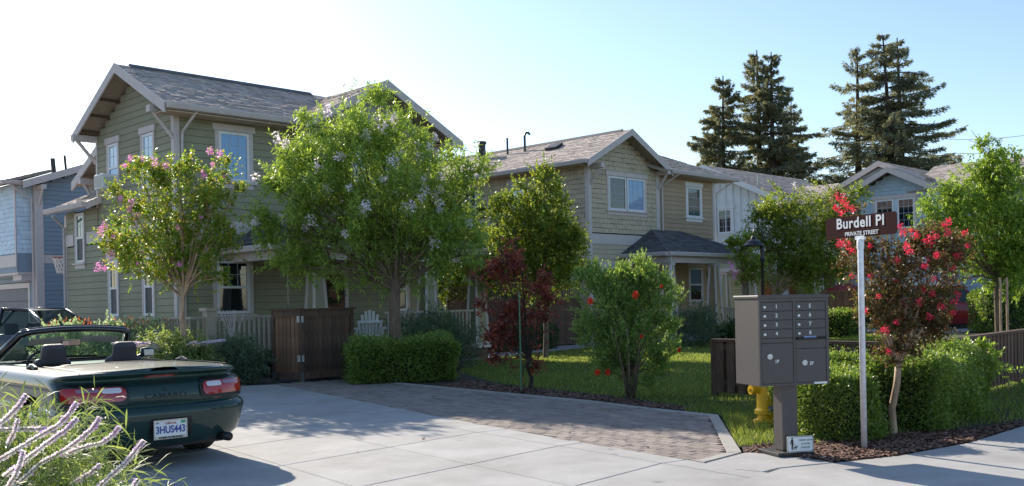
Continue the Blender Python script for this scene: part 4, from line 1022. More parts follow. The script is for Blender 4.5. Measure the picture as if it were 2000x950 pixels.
b = MB(); b.prism([(-.12, -.02), (-.10, -.038), (.10, -.038), (.12, -.02), (.12, .018), (.10, .034), (-.10, .034), (-.12, .018)], 'y', 0, .03); mr_ = b.build('rear_view_mirror', M['black'], car, (0, 2.66, 1.185), R(8))
b = MB(); b.prism([(-.108, -.018), (-.092, -.030), (.092, -.030), (.108, -.018), (.108, .014), (.092, .027), (-.092, .027), (-.108, .014)], 'y', -.002, .001); b.build('mirror_glass', mat('mirror', (.8, .76, .76), .05, metal=1, var=.02), mr_)
b = MB(); b.add([(-.70, 2.70, .93), (.70, 2.70, .93), (.72, 3.10, .965), (-.72, 3.10, .965), (-.70, 2.66, .70), (.70, 2.66, .70)], [(0, 1, 2, 3), (4, 5, 1, 0)]); b.build('dashboard', M['dash'], car)
b = MB(); b.lathe([(.16, .0), (.10, .05), (.0, .06)], (-.37, 2.72, .90), 14); b.build('instrument_hood', M['black'], car, smooth=True)
b = MB(); b.box((.06, 2.655, .80), (.62, 2.66, .90)); b.build('glove_box', M['black'], car)
b = MB(); b.tube([(.19 * math.cos(t), 0, .19 * math.sin(t)) for t in [2 * math.pi * k / 24 for k in range(25)]], .016, 7, cap=False); b.tube([(-.18, 0, 0), (.18, 0, 0)], .02, 6); b.tube([(0, 0, 0), (0, 0, -.18)], .02, 6); b.tube([(0, 0, 0), (0, .25, -.06)], .035, 8)
b.build('steering_wheel', M['black'], car, (-.37, 2.42, .93), (R(-22), 0, 0), smooth=True)
def seat(x, y):
    b = MB(); b.box((-.24, 0, .35), (.24, .5, .52)); o = bevel(b.build('seat', M['leather'], car, (x, y, 0)), .05, 3)
    b = MB(); b.slab([(-.23, -.02, .5), (.23, -.02, .5), (.19, -.20, 1.02), (-.19, -.20, 1.02)], (0, .13, .03)); bevel(b.build('backrest', M['leather'], o), .05, 4)
    b = MB(); b.slab([(-.145, -.20, .95), (.145, -.20, .95), (.12, -.24, 1.185), (-.12, -.24, 1.185)], (0, .11, .02)); bevel(b.build('headrest', M['leather'], o), .045, 4)
seat(-.40, 2.22); seat(.34, 2.12)
b = MB(); b.box((-.6, 1.5, .5), (.6, 1.78, .88)); bevel(b.build('rear_seat', M['leather'], car), .06, 3)
for s_ in (-1, 1):
    b = MB(); b.lathe([(.02, -.085), (.055, -.078), (.068, 0), (.055, .078), (.02, .085)], n=12); me = b.mesh('door_mirror', M['car_green'], smooth=True, fix=True); me.transform(Matrix.Rotation(R(90), 4, 'Y') @ Matrix.Scale(.75, 4, (0, 1, 0)))
    o = link('door_mirror', me, car, (s_ * .99, 2.88, 1.02)); q = MB(); q.box((-.062, -.056, -.036), (.062, -.050, .036)); bevel(q.build('mirror_glass', M['metal_grey'], o), .02)
    q = MB(); q.tube([(s_ * -.05, 0, -.03), (s_ * -.14, .02, -.07)], .03, 6); q.build('mirror_arm', M['black'], o)
b = MB(); b.tube([(-.5, 3.05, .985), (0, 3.16, 1.01), (.45, 3.1, 1.0)], .010, 5); b.tube([(.05, 3.13, 1.0), (.55, 3.02, .985)], .010, 5); b.build('wiper', M['black'], car)
b = MB(); b.tube([(.80, 1.35, .975), (.80, 1.47, 1.0), (.80, 1.6, .975)], .022, 6); b.tube([(-.80, 1.35, .975), (-.80, 1.47, 1.0), (-.80, 1.6, .975)], .022, 6); b.build('roof_latch', M['black'], car)
b = MB(); b.tube([(-.945, 1.55, .56), (-.945, 3.25, .56)], .012, 6); b.tube([(.945, 1.55, .56), (.945, 3.25, .56)], .012, 6); b.build('side_rub_strip', M['black'], car)

M['carwindow'] = glass('car_window', (.02, .03, .03), ior=1.5, tr=.5)
def simple_car(name, label, loc, rot, pm, L=4.6, W=.9, hb=.92, ht=1.55, gy=(.35, 1.3, 3.0, 3.9), cat='car'):
    """body shell, glasshouse with side windows, wheels, lamps; origin at the tail"""
    t = thing(name, label, cat, loc, rot)
    rg = [(.22, W * .92, .10, L - .08, .5, .8), (.30, W * .98, .03, L - .02, .45, .8), (.50, W, 0, L, .45, .8), (.72, W * .985, .03, L - .03, .45, .8), (hb - .06, W * .96, .08, L - .12, .4, .8), (hb, W * .92, .14, L - .25, .4, .8), (hb + .01, W * .5, .5, L - .9, .2, .5), (hb + .012, .02, 1.2, L - 1.6, .05, .1)]
    wy = (L * .21, L * .79)
    dr_ = lambda c: abs(c[0]) > W * .7 and any((c[1] - y) ** 2 + (c[2] - .33) ** 2 < .37 ** 2 for y in wy)
    def zz(y, z): k = max(0, (y - L * .66) / (L * .34)); return z - max(0, z - .55) * .45 * k ** 1.4
    bd = ring_mesh(car_rings(rg, 10, 40, zfun=zz), dr_).build('body', pm, t, smooth=True, fix=False)
    y0, y1, y2, y3 = gy; b = MB(); w0_, w1_ = W * .90, W * .68
    prof = [(y0, hb), (y1, ht - .03), ((y1 + y2) / 2, ht + .02), (y2, ht - .03), (y3, hb - .06)]
    n = len(prof)
    def wz(z): return w0_ + (w1_ - w0_) * (z - hb) / (ht - hb)
    b.add([(-wz(z), y, z) for y, z in prof] + [(wz(z), y, z) for y, z in prof], [(i, i + 1, n + i + 1, n + i) for i in range(1, n - 2)])
    b.v = [v for v in b.v]; o = b.build('roof', pm, t, smooth=True); m2 = bmesh.new(); m2.from_mesh(o.data); bmesh.ops.delete(m2, geom=[v for v in m2.verts if not v.link_faces], context='VERTS'); m2.to_mesh(o.data); m2.free()
    pil = MB()
    for s_ in (-1, 1):
        for (p, q) in ((prof[0], prof[1]), (prof[4], prof[3])): pil.tube([(s_ * wz(p[1]), p[0], p[1]), (s_ * wz(q[1]), q[0], q[1])], .045, 6)
        pil.tube([(s_ * wz(hb), (y1 + y2) / 2, hb), (s_ * wz(ht), (y1 + y2) / 2, ht)], .05, 6); pil.tube([(s_ * wz(z), y, z) for y, z in prof[1:4]], .04, 6)
    pil.build('pillar', pm, t, smooth=True)
    for s_ in (-1, 1):
        m_ = (y1 + y2) / 2
        for (a0, a1, c0, c1) in ((y0 + .15, m_, y1, m_), (m_, y3 - .1, m_, y2)):
            g = MB(); g.add([(s_ * w0_ * .99, a0, hb), (s_ * w0_ * .99, a1, hb), (s_ * wz(ht - .06), c1, ht - .05), (s_ * wz(ht - .06), c0, ht - .05)], [(0, 1, 2, 3)]); g.build('side_window', M['carwindow'], t, fix=False)
        mi_ = MB(); mi_.lathe([(.02, -.08), (.06, -.07), (.07, 0), (.06, .07), (.02, .08)], n=10); me = mi_.mesh('door_mirror', M['blackpaint'], smooth=True, fix=True); me.transform(Matrix.Rotation(R(90), 4, 'Y')); link('door_mirror', me, t, (s_ * (W + .08), y3 - .45, hb + .05))
    for (p, q, nm) in ((prof[0], prof[1], 'rear_window'), (prof[4], prof[3], 'windscreen')):
        g = MB(); g.add([(-wz(p[1]), p[0], p[1]), (wz(p[1]), p[0], p[1]), (wz(q[1]), q[0], q[1]), (-wz(q[1]), q[0], q[1])], [(0, 1, 2, 3)]); g.build(nm, M['carwindow'], t, fix=False)
    for y in wy:
        for s_ in (-1, 1): wheel(t, s_ * (W - .13), y, .32, .2, s_)
    for s_ in (-1, 1):
        g = MB(); g.box((s_ * W * .55, -.01, .62), (s_ * W * .85, .05, .76)); bevel(g.build('tail_lamp', M['lamp_red'], t), .015)
        g = MB(); g.box((-.2, y2 - .9 if False else m_ - .4, hb - .3), (.0, m_, hb)); 
        s2 = MB(); s2.box((s_ * .36 - .2, m_ - .1, .55), (s_ * .36 + .2, m_ + .02, 1.25)); bevel(s2.build('seat', M['leather'], t), .05, 3)
    return t
simple_car('parked_car', 'black car parked between the blue house and the green house, partly behind the shrubs', (-10.5, 24.6, 0), R(72), M['blackpaint'], L=4.5, W=.88, hb=.98, ht=1.60)
simple_car('red_car', 'red car parked before the pale blue house, mostly hidden by the red flowering tree', (16.6, 43.9, 0), R(-100), M['red'], L=4.8, W=.95, hb=1.15, ht=1.85, gy=(.1, .35, 3.0, 3.7))

# ================================================================= MAILBOX, SIGNS, HYDRANT, LAMP
mbx = thing('cluster_mailbox', 'dark grey-brown cluster mailbox with eight numbered doors on a single square pedestal', 'mailbox', (2.37, 9.51, 0), R(17))
WD, DP, ZB, ZT = .775, .457, .70, 1.545
b = MB(); b.box((0, .012, ZB), (WD, DP, ZT)); bevel(b.build('cabinet', M['bronze'], mbx), .006)
b = MB(); b.box((-.012, -.012, ZT), (WD + .012, DP + .012, ZT + .035)); bevel(b.build('lid', M['bronze'], mbx), .008)
b = MB()
for (x0_, x1_) in ((0, .022), (WD / 2 - .012, WD / 2 + .012), (WD - .03, WD)): b.box((x0_, 0, ZB), (x1_, .012, ZT))
b.box((.022, .001, ZT - .03), (WD - .03, .012, ZT)); b.box((.022, .001, ZB), (WD - .03, .012, ZB + .02)); b.build('front_frame', M['bronze'], mbx)
b = MB(); b.box((.02, .009, ZB + .02), (WD - .03, .013, ZT - .03)); b.build('door_gap', M['bronze_d'], mbx)
def mdoor(x0_, x1_, z0_, z1_, name='mail_door'):
    b = MB(); b.box((x0_, .002, z0_), (x1_, .010, z1_)); return bevel(b.build(name, M['bronze'], mbx), .003)
colx = ((.026, WD / 2 - .016), (WD / 2 + .016, WD - .034)); dh = .0835
for c_ in range(2):
    zt_ = ZT - .036
    for k in range(4):
        z1_ = zt_ - k * (dh + .004); d = mdoor(colx[c_][0], colx[c_][1], z1_ - dh, z1_)
        lo = MB(); lo.tube([(colx[c_][0] + .035, .002, z1_ - dh / 2 - .004), (colx[c_][0] + .035, -.010, z1_ - dh / 2 - .004)], .0125, 14); lo.build('lock', M['white'], d)
        text(str(k + 1 + 4 * c_), .052, M['letter'], d, ((colx[c_][0] + colx[c_][1]) / 2 - .005, .0012, z1_ - dh / 2), depth=.0005, bold=.001)
zl = ZT - .036 - 4 * (dh + .004)
d1 = mdoor(colx[0][0], colx[0][1], zl - .042, zl); d = mdoor(colx[0][0], colx[0][1], ZB + .024, zl - .046, 'parcel_door')
lo = MB(); lo.tube([(.11, .002, .985), (.11, -.012, .985)], .027, 18); lo.build('lock', M['net'], d); text('1P', .045, M['letter'], d, (.19, .0012, .935), depth=.0005, bold=.001)
b = MB(); b.box((colx[1][0] + .02, -.006, zl - .004), (colx[1][1] - .01, .012, zl + .002)); b.box((colx[1][0] + .0, -.03, zl - .014), (colx[1][1], .010, zl - .006)); b.build('mail_slot', M['bronze_d'], mbx)
b = MB(); b.box((.49, -.006, zl - .003), (.63, -.002, zl + .014)); b.build('slot_label', mat('slot_label', (.25, .33, .55), .4), mbx)
d = mdoor(colx[1][0], colx[1][1], zl - .105, zl - .018); d = mdoor(colx[1][0], colx[1][1], ZB + .024, zl - .110, 'parcel_door')
lo = MB(); lo.tube([(.495, .002, .915), (.495, -.012, .915)], .027, 18); lo.build('lock', M['net'], d); text('2P', .045, M['letter'], d, (.575, .0012, .905), depth=.0005, bold=.001)
b = MB(); b.box((.60, -.001, ZB + .003), (.745, .004, ZB + .022)); b.build('maker_label', M['letter'], mbx)
b = MB(); b.box((WD / 2 - .085, .10, .05), (WD / 2 + .085, .27, ZB)); bevel(b.build('pedestal', M['bronze'], mbx), .008)
b = MB(); b.box((WD / 2 - .20, .0, .008), (WD / 2 + .20, .38, .045)); bevel(b.build('base_plate', M['bronze_d'], mbx), .006)
ps = thing('pet_sign', 'small white sign with a figure and dog leaning at the foot of the mailbox post', 'sign', tuple(mbx.matrix_basis @ Vector((WD / 2 + .02, -.035, .045))), R(11))
b = MB(); r_ = .012
def rrect(w_, h_, r_, n=5): 
    return [(sx * (w_ / 2 - r_) + r_ * math.cos(a), sz * (h_ / 2 - r_) + r_ * math.sin(a)) for sx, sz, a0 in ((1, 1, 0), (-1, 1, 90), (-1, -1, 180), (1, -1, 270)) for a in [R(a0 + 90 * k / n) for k in range(n + 1)]]
b.prism([(x, z + .085) for x, z in rrect(.275, .155, .02)], 'y', 0, .004); sp_ = b.build('sign_plate', M['white'], ps)
b = MB(); M['signgreen'] = mat('sign_green', (.02, .13, .10), .5)
o_, i_ = rrect(.268, .148, .018), rrect(.258, .138, .014); n = len(o_)
b.add([(x, -.0012, z + .085) for x, z in o_ + i_], [(k, (k + 1) % n, n + (k + 1) % n, n + k) for k in range(n)]); b.build('sign_border', M['signgreen'], sp_, fix=False)
for k, tx in enumerate(('PLEASE CLEAN', 'UP AFTER', 'YOUR PET')): text(tx, .021, M['signgreen'], sp_, (.055, -.0015, .122 - k * .036), depth=.0004, bold=.0003)
b = MB()   # figure and dog
b.lathe([(.0, -.009), (.007, -.006), (.009, 0), (.007, .006), (0, .009)], (-.085, -.001, .140), 10)
b.slab([(-.093, -.0015, .075), (-.075, -.0015, .075), (-.073, -.0015, .128), (-.096, -.0015, .128)], (0, -.001, 0)); b.slab([(-.093, -.0015, .03), (-.086, -.0015, .03), (-.085, -.0015, .08), (-.093, -.0015, .08)], (0, -.001, 0)); b.slab([(-.082, -.0015, .03), (-.075, -.0015, .03), (-.075, -.0015, .08), (-.083, -.0015, .08)], (0, -.001, 0))
b.slab([(-.110, -.0015, .085), (-.104, -.0015, .083), (-.092, -.0015, .124), (-.098, -.0015, .126)], (0, -.001, 0)); b.slab([(-.066, -.0015, .046), (-.040, -.0015, .046), (-.038, -.0015, .062), (-.066, -.0015, .060)], (0, -.001, 0)); b.slab([(-.064, -.0015, .03), (-.060, -.0015, .03), (-.060, -.0015, .05), (-.064, -.0015, .05)], (0, -.001, 0)); b.slab([(-.046, -.0015, .03), (-.042, -.0015, .03), (-.042, -.0015, .05), (-.046, -.0015, .05)], (0, -.001, 0)); b.slab([(-.042, -.0015, .058), (-.028, -.0015, .060), (-.030, -.0015, .070), (-.042, -.0015, .072)], (0, -.001, 0))
b.tube([(-.075, -.002, .095), (-.045, -.002, .066)], .0012, 4); b.build('pictogram', M['black'], sp_)
b = MB(); b.tube([(-.06, .006, .0), (-.06, .006, .1)], .006, 6); b.tube([(.06, .006, .0), (.06, .006, .1)], .006, 6); b.build('sign_stake', M['black'], ps)

sg = thing('street_sign', 'brown street name sign reading Burdell Pl on a galvanised steel pole', 'street sign', (3.55, 10.05, 0), R(-63))
b = MB(); b.lathe([(.030, 0), (.030, 2.08), (.026, 2.10)], n=20); b.build('pole', M['galv'], sg, smooth=True)
b = MB(); b.lathe([(.034, 2.03), (.036, 2.06), (.036, 2.10), (.030, 2.13), (.012, 2.14)], n=16); b.box((-.06, -.012, 2.125), (.06, .012, 2.165)); b.build('sign_bracket', M['galv'], sg)
b = MB(); b.prism([(x, z + 2.265) for x, z in rrect(.94, .222, .035, 6)], 'y', -.003, .003); sp_ = b.build('sign_plate', M['brown_sign'], sg)
text('Burdell Pl', .150, M['letter'], sp_, (.0, -.0045, 2.300), bold=.0035, sx=1.0, depth=.001, spacing=1.08); text('PRIVATE STREET', .058, M['letter'], sp_, (.02, -.0045, 2.190), bold=.0012, sx=1.05, depth=.001)

hy = thing('fire_hydrant', 'yellow fire hydrant in the grass behind the mailbox post', 'fire hydrant', (3.10, 12.2, 0), R(20)); hy.scale = (1.12, 1.12, 1.12)
b = MB(); b.lathe([(.13, -.05), (.13, .04), (.09, .06), (.088, .10), (.12, .11), (.12, .15), (.095, .17), (.092, .46), (.12, .48), (.12, .51), (.115, .52), (.105, .60), (.07, .66), (.03, .69), (.028, .73), (.001, .73)], n=24); hb_ = b.build('barrel', M['yellow'], hy, smooth=False)
for d, r_, z, nm in (((-1, 0, 0), .045, .38, 'outlet_cap'), ((1, 0, 0), .045, .38, 'outlet_cap'), ((0, -1, 0), .06, .34, 'pumper_cap')):
    b = MB(); d = Vector(d); b.tube([d * .08, d * .15, d * .15, d * .19], [r_, r_, r_ * 1.25, r_ * 1.2], 10); b.tube([d * .19, d * .215], .02, 5); b.build(nm, M['yellow'], hy, (0, 0, z))
b = MB(); b.tube([(0, -.215, .34), (-.03, -.22, .27), (-.01, -.21, .2)], .006, 5); b.build('cap_chain', M['metal_grey'], hy)
b = MB(); b.lathe([(.001, -.03), (.03, -.02), (.03, .02), (.001, .03)], n=8); b.build('blue_cap', mat('blue_cap', (.02, .04, .25), .5), hy, (-.02, -.14, .18))
b = MB()
for k in range(8): a = k * math.pi / 4; b.tube([(.112 * math.cos(a), .112 * math.sin(a), .47), (.112 * math.cos(a), .112 * math.sin(a), .525)], .012, 6)
b.build('flange_bolt', M['yellow'], hy)

p = at(1490, 560, 28.5); lp = thing('street_lamp', 'dark gooseneck street lamp with a bell-shaped shade behind the mailbox', 'street lamp', (p.x, p.y, 0))
b = MB(); b.lathe([(.14, 0), (.14, .25), (.08, .35), (.05, .5), (.042, 2.55), (.07, 2.6), (.075, 2.68), (.04, 2.76), (.06, 2.9), (.06, 2.98), (.03, 3.05), (.035, 3.1)], n=14); b.build('post', M['iron'], lp, smooth=True)
b = MB(); b.tube([(0, 0, 3.0), (.04, 0, 3.25), (0, 0, 3.45), (-.10, 0, 3.56), (-.21, 0, 3.52), (-.25, 0, 3.38), (-.25, 0, 3.28)], .022, 8); b.build('gooseneck', M['iron'], lp, smooth=True)
b = MB(); b.lathe([(.03, .30), (.06, .26), (.08, .20), (.20, .14), (.21, .10), (.22, .10), (.31, .02), (.31, 0), (.29, .0), (.06, .12), (.001, .14)], (-.25, 0, 3.02), 20); b.build('lamp_shade', M['iron'], lp, smooth=False)

# ================================================================= FENCES, ENCLOSURE, YARD THINGS
def fence(name, label, p0, p1, h, m, wd=.14, gap=.06, both=True, cap=.14, lattice=0, post=2.4, cat='fence', first=True):
    a, b_ = Vector(p0), Vector(p1); L = (b_ - a).length; rot = math.atan2((b_ - a).y, (b_ - a).x)
    t = thing(name, label, cat, (a.x, a.y, 0), rot)
    me = shared(('fb', name, h, m.name), lambda: bevelled(MB().box((0, -.01, .06), (wd, .01, h - .05)), 'fence_board', m))
    k = 0; x = .05; n = 0
    while x + wd < L:
        link('fence_board', me, t, (x, (-.032 if (not both or k % 2 == 0) else .032), random.uniform(-.006, .006)), 0); x += wd + gap if not both else wd * .72; k += 1
    for z_ in (.18, h - .17): MB().box((0, -.021, z_), (L, .021, z_ + .09)).build('rail', m, t)
    c = MB(); c.box((-.03, -cap / 2, h - .045), (L + .03, cap / 2, h)); c.build('cap_rail', m, t)
    x = 0
    while x <= L + .01:
        q = MB(); q.box((x - .045, -.045, 0), (x + .045, .045, h - .046)); q.build('post', m, t); x += post if L - x > post * 1.2 or x >= L - .02 else max(.03, L - x)
        if x > L + .01: break
    if lattice:
        q = MB(); z = h; s_ = .12; x = 0
        while x < L:
            q.box((x, -.006, z), (x + .018, .006, z + lattice)); x += s_
        for k in range(int(lattice / s_)): q.box((0, .007, z + k * s_), (L, .013, z + k * s_ + .018))
        q.box((0, -.03, z + lattice), (L, .03, z + lattice + .04)); q.build('lattice', m, t)
    return t
def bevelled(b, name, m):
    return b.mesh(name, m, fix=True)
fence('low_fence', 'low dark brown board fence behind the mailbox and the curved hedge', (3.2, 15.7), (5.40, 13.34), .91, M['fencewood'])
fence('low_fence', 'low dark brown board fence running back along the right edge of the photo', (5.47, 13.33), (12.1, 20.9), .91, M['fencewood'])
fence('yard_fence', 'tall dark wooden fence with lattice top between the green house and the tan house', (-1.9, 29.9), (2.35, 34.4), 1.62, M['fencewood'], gap=.006, both=False, lattice=.36)

en = thing('bin_enclosure', 'weathered brown wooden board enclosure standing on the corner of the driveway', 'enclosure', (-4.31, 20.15, 0), R(53.5))
eh = 1.50; WR, WL = 1.40, .92
def eboards(x0, y0, dx, dy, L, m, out):
    """vertical boards along a side of the enclosure"""
    me = shared(('eb', m.name), lambda: MB().box((0, -.012, .10), (.118, .012, eh - .12)).mesh('board', m, fix=True))
    n = int(L / .125); s_ = L / n; rot = math.atan2(dy, dx)
    for k in range(n):
        o = link('board', me, en, (x0 + dx * k * s_ + out[0] * random.uniform(0, .006), y0 + dy * k * s_ + out[1] * random.uniform(0, .006), random.uniform(-.01, .01)), rot)
eboards(.05, 0, 1, 0, WR - .1, M['oldwood'], (0, -1)); 
ldir = Vector((math.cos(R(84.5)), math.sin(R(84.5))))
eboards(ldir.x * (WL - .02), ldir.y * (WL - .02), -ldir.x, -ldir.y, WL - .06, M['oldwood_l'], (-1, 0))
eboards(ldir.x * WL + .05, ldir.y * WL, 1, 0, WR - .1, M['oldwood'], (0, 1)); eboards(WR, .03, ldir.x, ldir.y, WL - .06, M['oldwood'], (1, 0))
for (x, y) in ((0, 0), (WR, 0), (ldir.x * WL, ldir.y * WL), (WR + ldir.x * WL, ldir.y * WL)):
    b = MB(); b.box((x - .045, y - .045, 0), (x + .045, y + .045, eh - .04)); b.build('post', M['oldwood'], en)
for z0_, z1_ in ((.06, .20), (eh - .17, eh - .03)):
    b = MB(); b.box((.046, -.045, z0_), (WR - .046, -.014, z1_)); b.build('rail', M['oldwood'], en)
    q0, q1 = ldir * .05, ldir * (WL - .05); nn = Vector((-ldir.y, ldir.x)) * .03; b = MB()
    b.slab([(q0.x + nn.x * .5, q0.y + nn.y * .5, z0_), (q1.x + nn.x * .5, q1.y + nn.y * .5, z0_), (q1.x + nn.x * .5, q1.y + nn.y * .5, z1_), (q0.x + nn.x * .5, q0.y + nn.y * .5, z1_)], (nn.x, nn.y, 0)); b.build('rail', M['oldwood'], en)
b = MB(); b.box((-.08, -.08, eh - .038), (WR + .08, .06, eh)); q1 = ldir * WL; b.slab([(-.09, .065, eh - .036), (.05, .065, eh - .036), (q1.x + .05, q1.y + .05, eh - .036), (q1.x - .09, q1.y + .05, eh - .036)], (0, 0, .034)); b.box((WR - .05, .065, eh - .036), (WR + .09 + ldir.x * WL, ldir.y * WL, eh - .003)); b.build('cap_rail', M['oldwood'], en)
for z in (.42, 1.22):
    b = MB(); b.box((-.062, -.02, z), (-.046, .055, z + .13)); b.box((-.03, -.052, z), (.03, -.046, z + .13)); b.build('hinge', M['tan_plastic'], en)
b = MB(); b.box((-.055, -.055, .0), (.0, -.046, .20)); b.box((ldir.x * WL - .06, ldir.y * WL - .05, 0), (ldir.x * WL - .046, ldir.y * WL + .03, .18)); b.build('corner_bracket', M['metal_grey'], en)

def adirondack(loc, rot):
    t = thing('garden_chair', 'white slatted fan-backed wooden garden chair on the porch of the green house', 'chair', loc, rot)
    n = 7
    for k in range(n):
        u = (k - (n - 1) / 2) / ((n - 1) / 2); x0_ = u * .21; x1_ = u * .29; top_ = 1.08 - .26 * u * u
        b = MB(); w_ = .036; b.slab([(x0_ - w_ * .8, -.02, .28), (x0_ + w_ * .8, -.02, .28), (x1_ + w_, -.26, top_), (x1_ - w_, -.26, top_ - .01)], (0, .018, 0)); b.build('back_slat', M['white'], t)
    for k in range(5): b = MB(); b.box((-.27, .02 + k * .1, .33 + k * .012), (.27, .105 + k * .1, .35 + k * .012)); b.build('seat_slat', M['white'], t)
    for s_ in (-1, 1):
        b = MB(); b.box((s_ * .30, -.28, .60), (s_ * .42, .50, .622)); b.build('arm', M['white'], t)
        b = MB(); b.box((s_ * .31, .38, 0), (s_ * .34, .47, .60)); b.build('leg', M['white'], t)
        b = MB(); b.slab([(s_ * .285, .50, .28), (s_ * .285, .50, .40), (s_ * .285, -.42, .12), (s_ * .285, -.42, 0)], (s_ * .022, 0, 0)); b.build('leg', M['white'], t)
        b = MB(); b.slab([(s_ * .31, -.22, .45), (s_ * .31, -.22, .60), (s_ * .31, -.10, .60)], (s_ * .025, 0, 0)); b.build('arm_bracket', M['white'], t)
    b = MB(); b.box((-.30, -.235, .75), (.30, -.205, .81)); b.box((-.25, -.09, .40), (.25, -.06, .46)); b.build('back_rail', M['white'], t)
q_ = at(722, 640, 25.2); adirondack((q_.x, q_.y, .34), R(10))

sw = thing('porch_swing', 'porch bench swing hanging on four metal chains behind the wooden enclosure', 'swing', tuple(C1 + Matrix.Rotation(R(45), 3, 'Z') @ Vector((2.75, -1.1, 0))), R(45))
for s_ in (-1, 1):
    b = MB(); b.tube([(s_ * .32, .15, 2.88), (s_ * .32, .15, 1.62)], .016, 6); b.tube([(s_ * .32, .15, 1.62), (s_ * .32 - .0, -.12, .80)], .014, 6); b.tube([(s_ * .32, .15, 1.62), (s_ * .32, .42, .95)], .014, 6); b.build('chain', M['metal_grey'], sw)
for k in range(5): b = MB(); b.box((-.42, -.14 + k * .11, .74), (.42, -.05 + k * .11, .76)); b.build('seat_slat', M['oldwood'], sw)
for k in range(3): b = MB(); b.box((-.42, .42, .85 + k * .13), (.42, .44, .94 + k * .13)); b.build('back_slat', M['oldwood'], sw)

wr_p = C1 + Matrix.Rotation(R(45), 3, 'Z') @ Vector((4.40, -.10, 1.88))
b = MB()
for k in range(420):
    a = random.uniform(0, 6.28); rr = .26 + random.gauss(0, .04); c = Vector((rr * math.cos(a), random.uniform(-.07, .02), rr * math.sin(a))); d = Vector((random.gauss(0, 1), random.gauss(0, .6), random.gauss(0, 1))).normalized() * .07; s_ = d.cross(Vector((0, 1, .3))).normalized() * .014
    b.add([c, c + d * .5 + s_, c + d, c + d * .5 - s_], [(0, 1, 2, 3)])
M['wreath'] = leaf('wreath_leaf', [(.012, .03, .014), (.03, .05, .02)], .6, .2)
tag(b.build('wreath', M['wreath'], None, tuple(wr_p), R(45), fix=False), 'round dark green wreath hanging on the wooden front door', 'wreath')

ac = thing('air_conditioner', 'white window air conditioner sticking out of the upper left window of the green house', 'air conditioner', tuple(C1 + Matrix.Rotation(R(45), 3, 'Z') @ Vector((0, 3.42, 4.68))), R(45))
b = MB(); b.box((-.42, -.27, 0), (.0, .27, .38)); bevel(b.build('casing', M['white'], ac), .02)
b = MB()
for k in range(9): b.box((-.428, -.24, .04 + k * .035), (-.421, .24, .058 + k * .035))
b.build('grille', M['tan_plastic'], ac); b = MB()
for k in range(7): b.box((-.36, -.278, .06 + k * .035), (-.1, -.271, .075 + k * .035))
b.build('side_grille', M['tan_plastic'], ac)

hp = at(122, 500, 29.2)
hoop = thing('basketball_hoop', 'basketball hoop with white net and clear backboard beside the green house', 'basketball hoop', (hp.x + .15, hp.y + .3, 0), R(28))
b = MB(); b.box((.0, -.55, 2.95), (.03, .55, 3.85)); bevel(b.build('backboard', glass('backboard_glass', (.35, .55, .68), ior=1.6), hoop), .01)
b = MB(); b.tube([(-.30 + .235 * math.cos(t), .235 * math.sin(t), 3.12) for t in [2 * math.pi * k / 20 for k in range(21)]], .014, 6, cap=False); b.box((-.08, -.05, 3.09), (0, .05, 3.15)); b.build('rim', mat('rim_red', (.45, .06, .04), .5), hoop)
b = MB()
for k in range(12):
    for s_ in (-1, 1):
        pts = []
        for j in range(5):
            a = 2 * math.pi * (k + s_ * j * .5) / 12; rr = .23 - .028 * j; pts.append((-.30 + rr * math.cos(a), rr * math.sin(a), 3.11 - .115 * j))
        b.tube(pts, .010, 4)
b.build('net', M['net'], hoop, fix=False)
b = MB(); b.tube([(.05, 0, 3.3), (.5, 0, 3.0), (.75, 0, 2.6), (.75, 0, 0)], .05, 8); b.build('pole', M['iron'], hoop)

tr = thing('trellis', 'small pale wooden lattice trellis leaning by the dark fence', 'trellis', tuple(gr(1088, 668)), R(30))
b = MB()
for k in range(4): b.box((-.24 + k * .16, -.01, 0.25), (-.22 + k * .16, .01, .95))
for k in range(4): b.box((-.28, .011, .38 + k * .17), (.28, .025, .40 + k * .17))
b.box((-.24, -.012, 0), (-.215, .012, .3)); b.box((.24, -.012, 0), (.26, .012, .3)); b.build('lattice', mat('pale_wood', (.50, .36, .13), .7), tr)
bc = thing('garden_bench', 'dark slatted garden bench in the shade beside the trellis', 'bench', tuple(gr(1132, 672)), R(35))
for k in range(4): b = MB(); b.box((-.6, .0 + k * .11, .44), (.6, .09 + k * .11, .46)); b.build('seat_slat', M['oldwood'], bc)
for k in range(4): b = MB(); b.box((-.6, .44, .52 + k * .1), (.6, .46, .60 + k * .1)); b.build('back_slat', M['fencewood'], bc)
for s_ in (-1, 1):
    b = MB(); b.tube([(s_ * .56, 0, 0), (s_ * .56, 0, .62), (s_ * .56, .2, .66), (s_ * .56, .45, .6)], .02, 6); b.tube([(s_ * .56, .42, 0), (s_ * .56, .45, .9)], .02, 6); b.build('leg', M['iron'], bc)
b = MB(); e0, e1 = gr(925, 672), gr(962, 664)
for k in range(9):
    p = e0.lerp(e1, k / 8); b.tube([p, p + Vector((0, 0, .30))], .012, 5); b.lathe([(.001, .28), (.028, .30), (.028, .33), (.001, .35)], p, 6)
tag(b.build('bed_edging', M['white']), 'row of small white picket stakes edging the bed beside the grey-green bush', 'garden edging')
p = at(1652, 575, 46); um = thing('patio_umbrella', 'red patio umbrella behind the brown gate post, left of the street sign pole', 'umbrella', (p.x, p.y, 0))
b = MB(); n = 8; b.add([(0, 0, 2.15)] + [(1.25 * math.cos(a), 1.25 * math.sin(a), 1.72 - (.05 if k % 2 else 0)) for k, a in enumerate([2 * math.pi * k / 16 for k in range(16)])], [(0, 1 + k, 1 + (k + 1) % 16) for k in range(16)]); b.build('canopy', M['red'], um, fix=False)
b = MB(); b.tube([(0, 0, 0), (0, 0, 2.2)], .025, 8); b.build('pole', M['white'], um)
